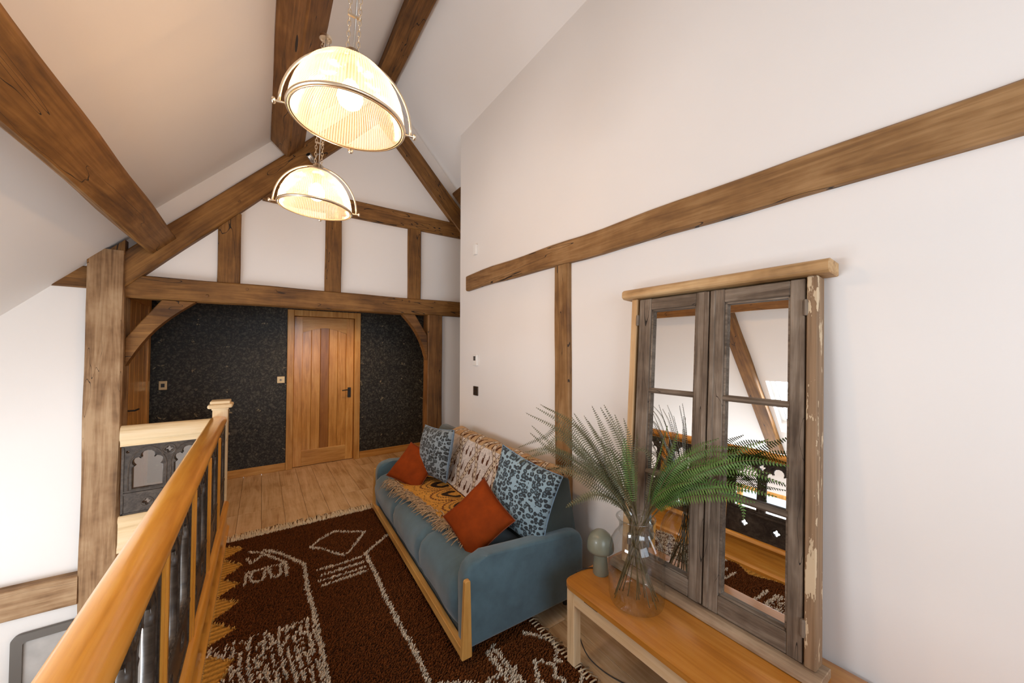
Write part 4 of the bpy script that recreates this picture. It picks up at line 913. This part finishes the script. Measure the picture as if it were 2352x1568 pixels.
# ------------------------------------------------------------------ vase and ferns
VC = (1.405, 1.03, .414)
vs = empty('glass_vase', VC, label='large clear glass bottle vase holding fern stems on the bench', cat='vase')
vp = [(.0005, .006), (.06, .004), (.10, .004), (.114, .012), (.120, .035), (.1215, .10), (.1215, .20), (.119, .235), (.110, .268), (.095, .296), (.080, .315), (.073, .330), (.072, .345), (.077, .362), (.084, .372), (.086, .377), (.083, .379), (.076, .372), (.069, .358), (.066, .342), (.068, .328), (.076, .311)]
obj('body', lathe(bmesh.new(), vp, 64), 'glass', vs, smooth=True)
obj('rim', tube(bmesh.new(), [(.0845 * math.cos(2 * math.pi * i / 40), .0845 * math.sin(2 * math.pi * i / 40), .377) for i in range(40)], .0028, 6, closed=True), 'glass', vs, smooth=True)
fern = empty('fern_bunch', (1.41, 1.03, .42), label='bunch of long fern fronds, olive to the left and bright green to the right', cat='plant')
FR = [
 [(1.40,1.04,0.78),(1.37,1.15,0.92),(1.27,1.34,1.01),(1.18,1.51,1.15)], [(1.40,1.05,0.78),(1.35,1.16,0.96),(1.25,1.35,1.15),(1.22,1.44,1.10),(1.15,1.59,1.02)],
 [(1.40,1.05,0.78),(1.30,1.15,0.98),(1.21,1.25,1.17),(1.10,1.37,1.27)], [(1.40,1.04,0.78),(1.34,1.16,1.00),(1.27,1.28,1.18),(1.19,1.42,1.26)],
 [(1.40,1.04,0.78),(1.34,1.13,0.93),(1.21,1.31,1.05),(1.13,1.42,1.02)], [(1.40,1.04,0.78),(1.37,1.16,0.97),(1.34,1.26,1.10),(1.32,1.36,1.21)],
 [(1.41,1.04,0.78),(1.34,1.10,0.98),(1.29,1.14,1.13),(1.25,1.17,1.22)], [(1.41,1.03,0.78),(1.40,1.10,0.96),(1.39,1.17,1.11),(1.37,1.26,1.27)],
 [(1.41,1.03,0.79),(1.39,1.06,1.00),(1.36,1.10,1.15),(1.32,1.16,1.28)], [(1.41,1.03,0.79),(1.42,1.06,0.97),(1.44,1.08,1.10),(1.44,1.12,1.22)],
 [(1.41,1.03,0.79),(1.37,1.03,0.95),(1.33,1.02,1.08),(1.30,1.01,1.17)], [(1.40,1.05,0.77),(1.33,1.09,0.86),(1.24,1.14,0.89),(1.15,1.22,0.83)],
 [(1.40,1.04,0.78),(1.34,1.15,0.88),(1.28,1.26,0.96),(1.22,1.38,0.97)], [(1.40,1.04,0.78),(1.31,1.10,0.92),(1.23,1.17,1.04),(1.14,1.23,1.14)],
 [(1.41,1.04,0.78),(1.39,1.11,0.90),(1.37,1.20,1.00),(1.34,1.30,1.05)], [(1.41,1.03,0.78),(1.34,1.06,0.95),(1.27,1.08,1.07),(1.23,1.08,1.17)],
 [(1.41,1.03,0.79),(1.41,1.08,0.91),(1.42,1.13,1.01),(1.40,1.21,1.08)], [(1.42,1.02,0.79),(1.44,0.96,1.01),(1.40,0.98,1.11),(1.36,1.02,1.08)],
 [(1.43,1.01,0.79),(1.46,0.91,0.97),(1.51,0.78,1.05),(1.55,0.67,1.05)], [(1.43,1.00,0.79),(1.45,0.88,0.92),(1.48,0.75,0.99),(1.52,0.61,1.02)],
 [(1.43,1.01,0.79),(1.47,0.91,1.00),(1.51,0.82,1.13),(1.54,0.73,1.19)], [(1.43,1.01,0.79),(1.47,0.90,1.01),(1.51,0.77,1.10),(1.54,0.66,1.10),(1.54,0.63,1.05)],
 [(1.43,1.01,0.79),(1.45,0.85,1.01),(1.50,0.66,1.09),(1.525,0.50,1.08)], [(1.42,1.01,0.79),(1.47,0.94,0.94),(1.51,0.85,1.02),(1.55,0.75,1.04)],
 [(1.43,1.01,0.79),(1.45,0.85,0.99),(1.50,0.66,1.15),(1.51,0.54,1.23)], [(1.43,1.01,0.79),(1.45,0.83,1.0),(1.49,0.63,1.13),(1.51,0.48,1.15)], [(1.43,1.01,0.79),(1.46,0.86,0.95),(1.51,0.70,1.02),(1.54,0.53,1.02)], [(1.43,1.01,0.79),(1.47,0.90,1.02),(1.52,0.78,1.12),(1.54,0.66,1.14)], [(1.43,1.01,0.79),(1.44,0.88,1.03),(1.47,0.75,1.15),(1.48,0.64,1.18)],
 [(1.42,1.01,0.79),(1.45,0.95,0.97),(1.47,0.90,1.10),(1.48,0.87,1.20)], [(1.42,1.01,0.79),(1.42,0.96,0.98),(1.42,0.92,1.10),(1.42,0.88,1.23)],
 [(1.43,1.01,0.79),(1.46,0.89,0.93),(1.50,0.77,1.02),(1.53,0.65,0.96),(1.52,0.63,0.90)], [(1.43,1.01,0.79),(1.41,0.94,0.90),(1.42,0.86,0.98),(1.44,0.78,1.02)]]
GREEN = set(range(18, 33)) | {10, 16}
nb_ = len(FR)
for i in list(range(0, 17)) + [18, 19, 22, 23]:
    jx, jy, jz = random.uniform(-.05, .05), random.uniform(-.06, .06), random.uniform(-.07, .03)
    if i >= 18: jx = -abs(jx)
    FR.append([FR[i][0]] + [(p[0] + jx * (k + 1) / 3, p[1] + jy * (k + 1) / 3, p[2] + jz * (k + 1) / 3) for k, p in enumerate(FR[i][1:])])
    if i >= 18: GREEN.add(len(FR) - 1)
for fi, pts in enumerate(FR):
    ang = random.uniform(0, 6.28); c0 = Vector((1.405, 1.03, .68)); fp = Vector((1.405 - (pts[1][0] - 1.41) * .9 + random.uniform(-.03, .03), 1.03 - (pts[1][1] - 1.03) * .6 + random.uniform(-.03, .03), .425))
    dv = Vector((fp.x - 1.405, fp.y - 1.03, 0)); 
    if dv.length > .095: dv *= .095 / dv.length; fp = Vector((1.405 + dv.x, 1.03 + dv.y, .425))
    p0 = Vector(pts[0]); dn = Vector((p0.x - 1.405, p0.y - 1.03, 0)); p0 = Vector((1.405 + dn.x * 1.6, 1.03 + dn.y * 1.6, p0.z))
    crv = bez([fp, c0 + Vector((random.uniform(-.015, .015), random.uniform(-.015, .015), 0)), p0] + [Vector(p) for p in pts[1:]], 12)
    org = Vector((1.41, 1.03, .42)); crv = [p - org for p in crv]
    bm = bmesh.new(); tube(bm, crv if (fi < nb_ and fi % 2 == 0) or fi in (5, 19) else crv[22:], .0021, 5, r1=.0008)
    # arc length table and leaflets
    Lc = [0]
    for a, b_ in zip(crv, crv[1:]): Lc.append(Lc[-1] + (b_ - a).length)
    start = Lc[24] + .08; tot = Lc[-1]; fl_ = bmesh.new(); s_ = start; green = fi in GREEN; plen = .036 if green else .027
    nloc = Vector((-.57, -.82, .3)) if not green else Vector((-.62, -.3, .8))
    wdir = Vector((random.uniform(-.5, .5), random.uniform(-.5, .5), random.uniform(-.3, .5))); nloc = (nloc + wdir * .8).normalized()
    while s_ < tot:
        k = max(i for i in range(len(Lc)) if Lc[i] <= s_); k = min(k, len(crv) - 2); t_ = (s_ - Lc[k]) / max(1e-6, Lc[k + 1] - Lc[k]); p = crv[k].lerp(crv[k + 1], t_); T_ = (crv[k + 1] - crv[k]).normalized()
        side = T_.cross(nloc).normalized(); f = (s_ - start) / (tot - start); ll = plen * (min(1, .45 + f * 2.2)) * (1 - f ** 3 * .92)
        up_ = side.cross(T_).normalized()
        for sg in (-1, 1):
            dr = (side * sg + T_ * .30 - up_ * .12 + Vector((0, 0, -.10))).normalized(); wv = T_ * .0050
            wv = wv * (.85 if green else .6); q = [p - wv * .4, p + dr * ll * .45 - wv * .75 , p + dr * ll - up_ * .003, p + dr * ll * .5 + wv * .65, p + wv * .5]
            vs_ = [fl_.verts.new(v_) for v_ in q]; fl_.faces.new(vs_)
        s_ += .0106
    st_ = obj('frond', bm, 'stem' if not green else 'stem', fern, smooth=True)
    lf = obj('leaflets', fl_, 'fern_green' if green else 'fern_olive', st_)
    if green: st_['label'] = 'bright green frond'

# ------------------------------------------------------------------ pendant lamps
def pendant(x, y, z0, label, tilt):
    p = empty('pendant_lamp', (x, y, z0), label=label, cat='pendant lamp', group='ribbed glass pendants on the purlin'); p.rotation_euler = (R(tilt[0]), R(tilt[1]), 0)
    prof = [(.196, .0), (.198, .02), (.194, .05), (.184, .088), (.168, .125), (.146, .160), (.117, .190), (.083, .213), (.052, .226)]
    obj('glass_shade', lathe(bmesh.new(), prof, 240, ribs=1, amp=.010), 'shade', p)
    obj('rim_ring', lathe(bmesh.new(), [(.198, -.003), (.205, -.002), (.2065, .003), (.205, .007), (.199, .008), (.198, -.003)], 96), 'nickel', p, smooth=True)
    obj('inner_ring', lathe(bmesh.new(), [(.190, -.003), (.1945, -.004), (.196, .0), (.191, .001), (.190, -.003)], 96), 'nickel', p, smooth=True)
    yk = tube(bmesh.new(), [(.226 * math.cos(R(a)), .0, .012 + .248 * math.sin(R(a))) for a in range(0, 181, 6)], .0052, 8); yo = obj('yoke', yk, 'nickel', p, smooth=True); yo.rotation_euler = (0, 0, R(-12))
    for k, a in enumerate((-12, 168, 78)):
        kb = bmesh.new(); tube(kb, [(.195, 0, .008), (.236, 0, .008)], .004, 6); lathe(kb, [(.0005, 0), (.010, .002), (.011, .008), (.006, .012), (.0005, .013)], 12, c=(.0, .0, .0))
        ko = obj('knob', tube(bmesh.new(), [(.195, 0, .008), (.222, 0, .008), (.224, 0, .008), (.238, 0, .008), (.240, 0, .008)], .0045, 10), 'nickel', p, smooth=True); ko.rotation_euler = (0, 0, R(a)); kb.free()
        hd_ = obj('knob_head', lathe(bmesh.new(), [(.0005, -.006), (.010, -.005), (.012, 0), (.010, .005), (.0005, .006)], 12), 'nickel', ko, smooth=True); hd_.location = (.242, 0, .008); hd_.rotation_euler = (0, R(90), 0)
    obj('lamp_holder', lathe(bmesh.new(), [(.055, .220), (.057, .229), (.050, .238), (.032, .244), (.028, .266), (.016, .275), (.0005, .276)], 28), 'nickel', p, smooth=True)
    obj('socket', lathe(bmesh.new(), [(.020, .150), (.022, .155), (.022, .212)], 20, cap0=True, cap1=True), 'nickel', p, smooth=True)
    obj('bulb', lathe(bmesh.new(), [(.0005, .050), (.020, .054), (.038, .068), (.046, .090), (.042, .115), (.028, .138), (.018, .152)], 28), 'bulb', p, smooth=True)
    l = bpy.data.lights.new('bulb_light', 'POINT'); l.energy = 56; l.color = (1, .60, .30); l.shadow_soft_size = .055; lo = bpy.data.objects.new('bulb_light', l); COL.objects.link(lo); lo.parent = p; lo.location = (0, 0, .085)
    zt_ = 3.47 - z0
    def chain(name, xo, yo_):
        cb = bmesh.new(); z = .262; k = 0
        while z < zt_:
            pts = [(.0062 * math.cos(2 * math.pi * i / 8) if k % 2 else 0, 0 if k % 2 else .0062 * math.cos(2 * math.pi * i / 8), z + .013 + .013 * math.sin(2 * math.pi * i / 8)) for i in range(8)]
            tube(cb, [(a + xo, b_ + yo_, c) for a, b_, c in pts], .0018, 4, closed=True); z += .021; k += 1
        obj(name, cb, 'nickel', p, smooth=True)
    chain('chain', -.016, .012); chain('chain', .016, -.012)
    obj('flex', tube(bmesh.new(), [(.004, .004, .27), (.006, .0, .7), (.0, .0, zt_)], .0032, 6), 'steel', p, smooth=True)
    obj('spreader', bx(-.024, .024, -.004, .004, .40, .408), 'nickel', p)
    obj('hook_plate', lathe(bmesh.new(), [(.035, zt_ - .012), (.035, zt_ + .004)], 20, cap0=True, cap1=True), 'nickel', p)
    return p
pendant(.257, 1.45, 2.41, 'lit ribbed glass pendant lamp with yoke hanging nearest the viewer, uppermost in view', (2.0, 2.0))
pendant(.258, 2.47, 2.41, 'lit ribbed glass pendant lamp with yoke hanging farther away, just before the truss', (2.0, 2.0))
# added ceiling light, hidden by the tie beam, to brighten door and floor
dl = empty('added_landing_light', (.75, 4.72, 2.36), label='small unseen ceiling light added to brighten the landing door', cat='light')
obj('bezel', lathe(bmesh.new(), [(.030, -.001), (.045, -.006), (.048, -.001)], 24), 'white', dl, smooth=True); obj('lens', lathe(bmesh.new(), [(.0005, -.002), (.030, -.002)], 24), 'bulb', dl)
l = bpy.data.lights.new('added_landing_spot', 'SPOT'); l.energy = 45; l.color = (1, .62, .32); l.spot_size = R(130); l.spot_blend = .6; l.shadow_soft_size = .03; lo = bpy.data.objects.new('added_landing_spot', l); COL.objects.link(lo); lo.parent = dl; lo.location = (0, 0, -.02)
# small spotlight on the truss
sp_ = empty('spotlight', (.40, YT - .12, 3.42), label='small metal spotlight on the purlin end behind the farther pendant', cat='spotlight')
obj('arm', tube(bmesh.new(), bez([(0.05, .06, .10), (.02, 0, .06), (.0, -.02, 0)], 5), .008, 8), 'steel', sp_, smooth=True)
hb = obj('head', lathe(bmesh.new(), [(.0005, -.05), (.02, -.05), (.026, -.03), (.026, .03), (.022, .032)], 18), 'steel', sp_, smooth=True); hb.location = (-.04, -.03, .0); hb.rotation_euler = (R(40), R(-55), 0)
print('tris approx', sum(len(m.polygons) for m in bpy.data.meshes))
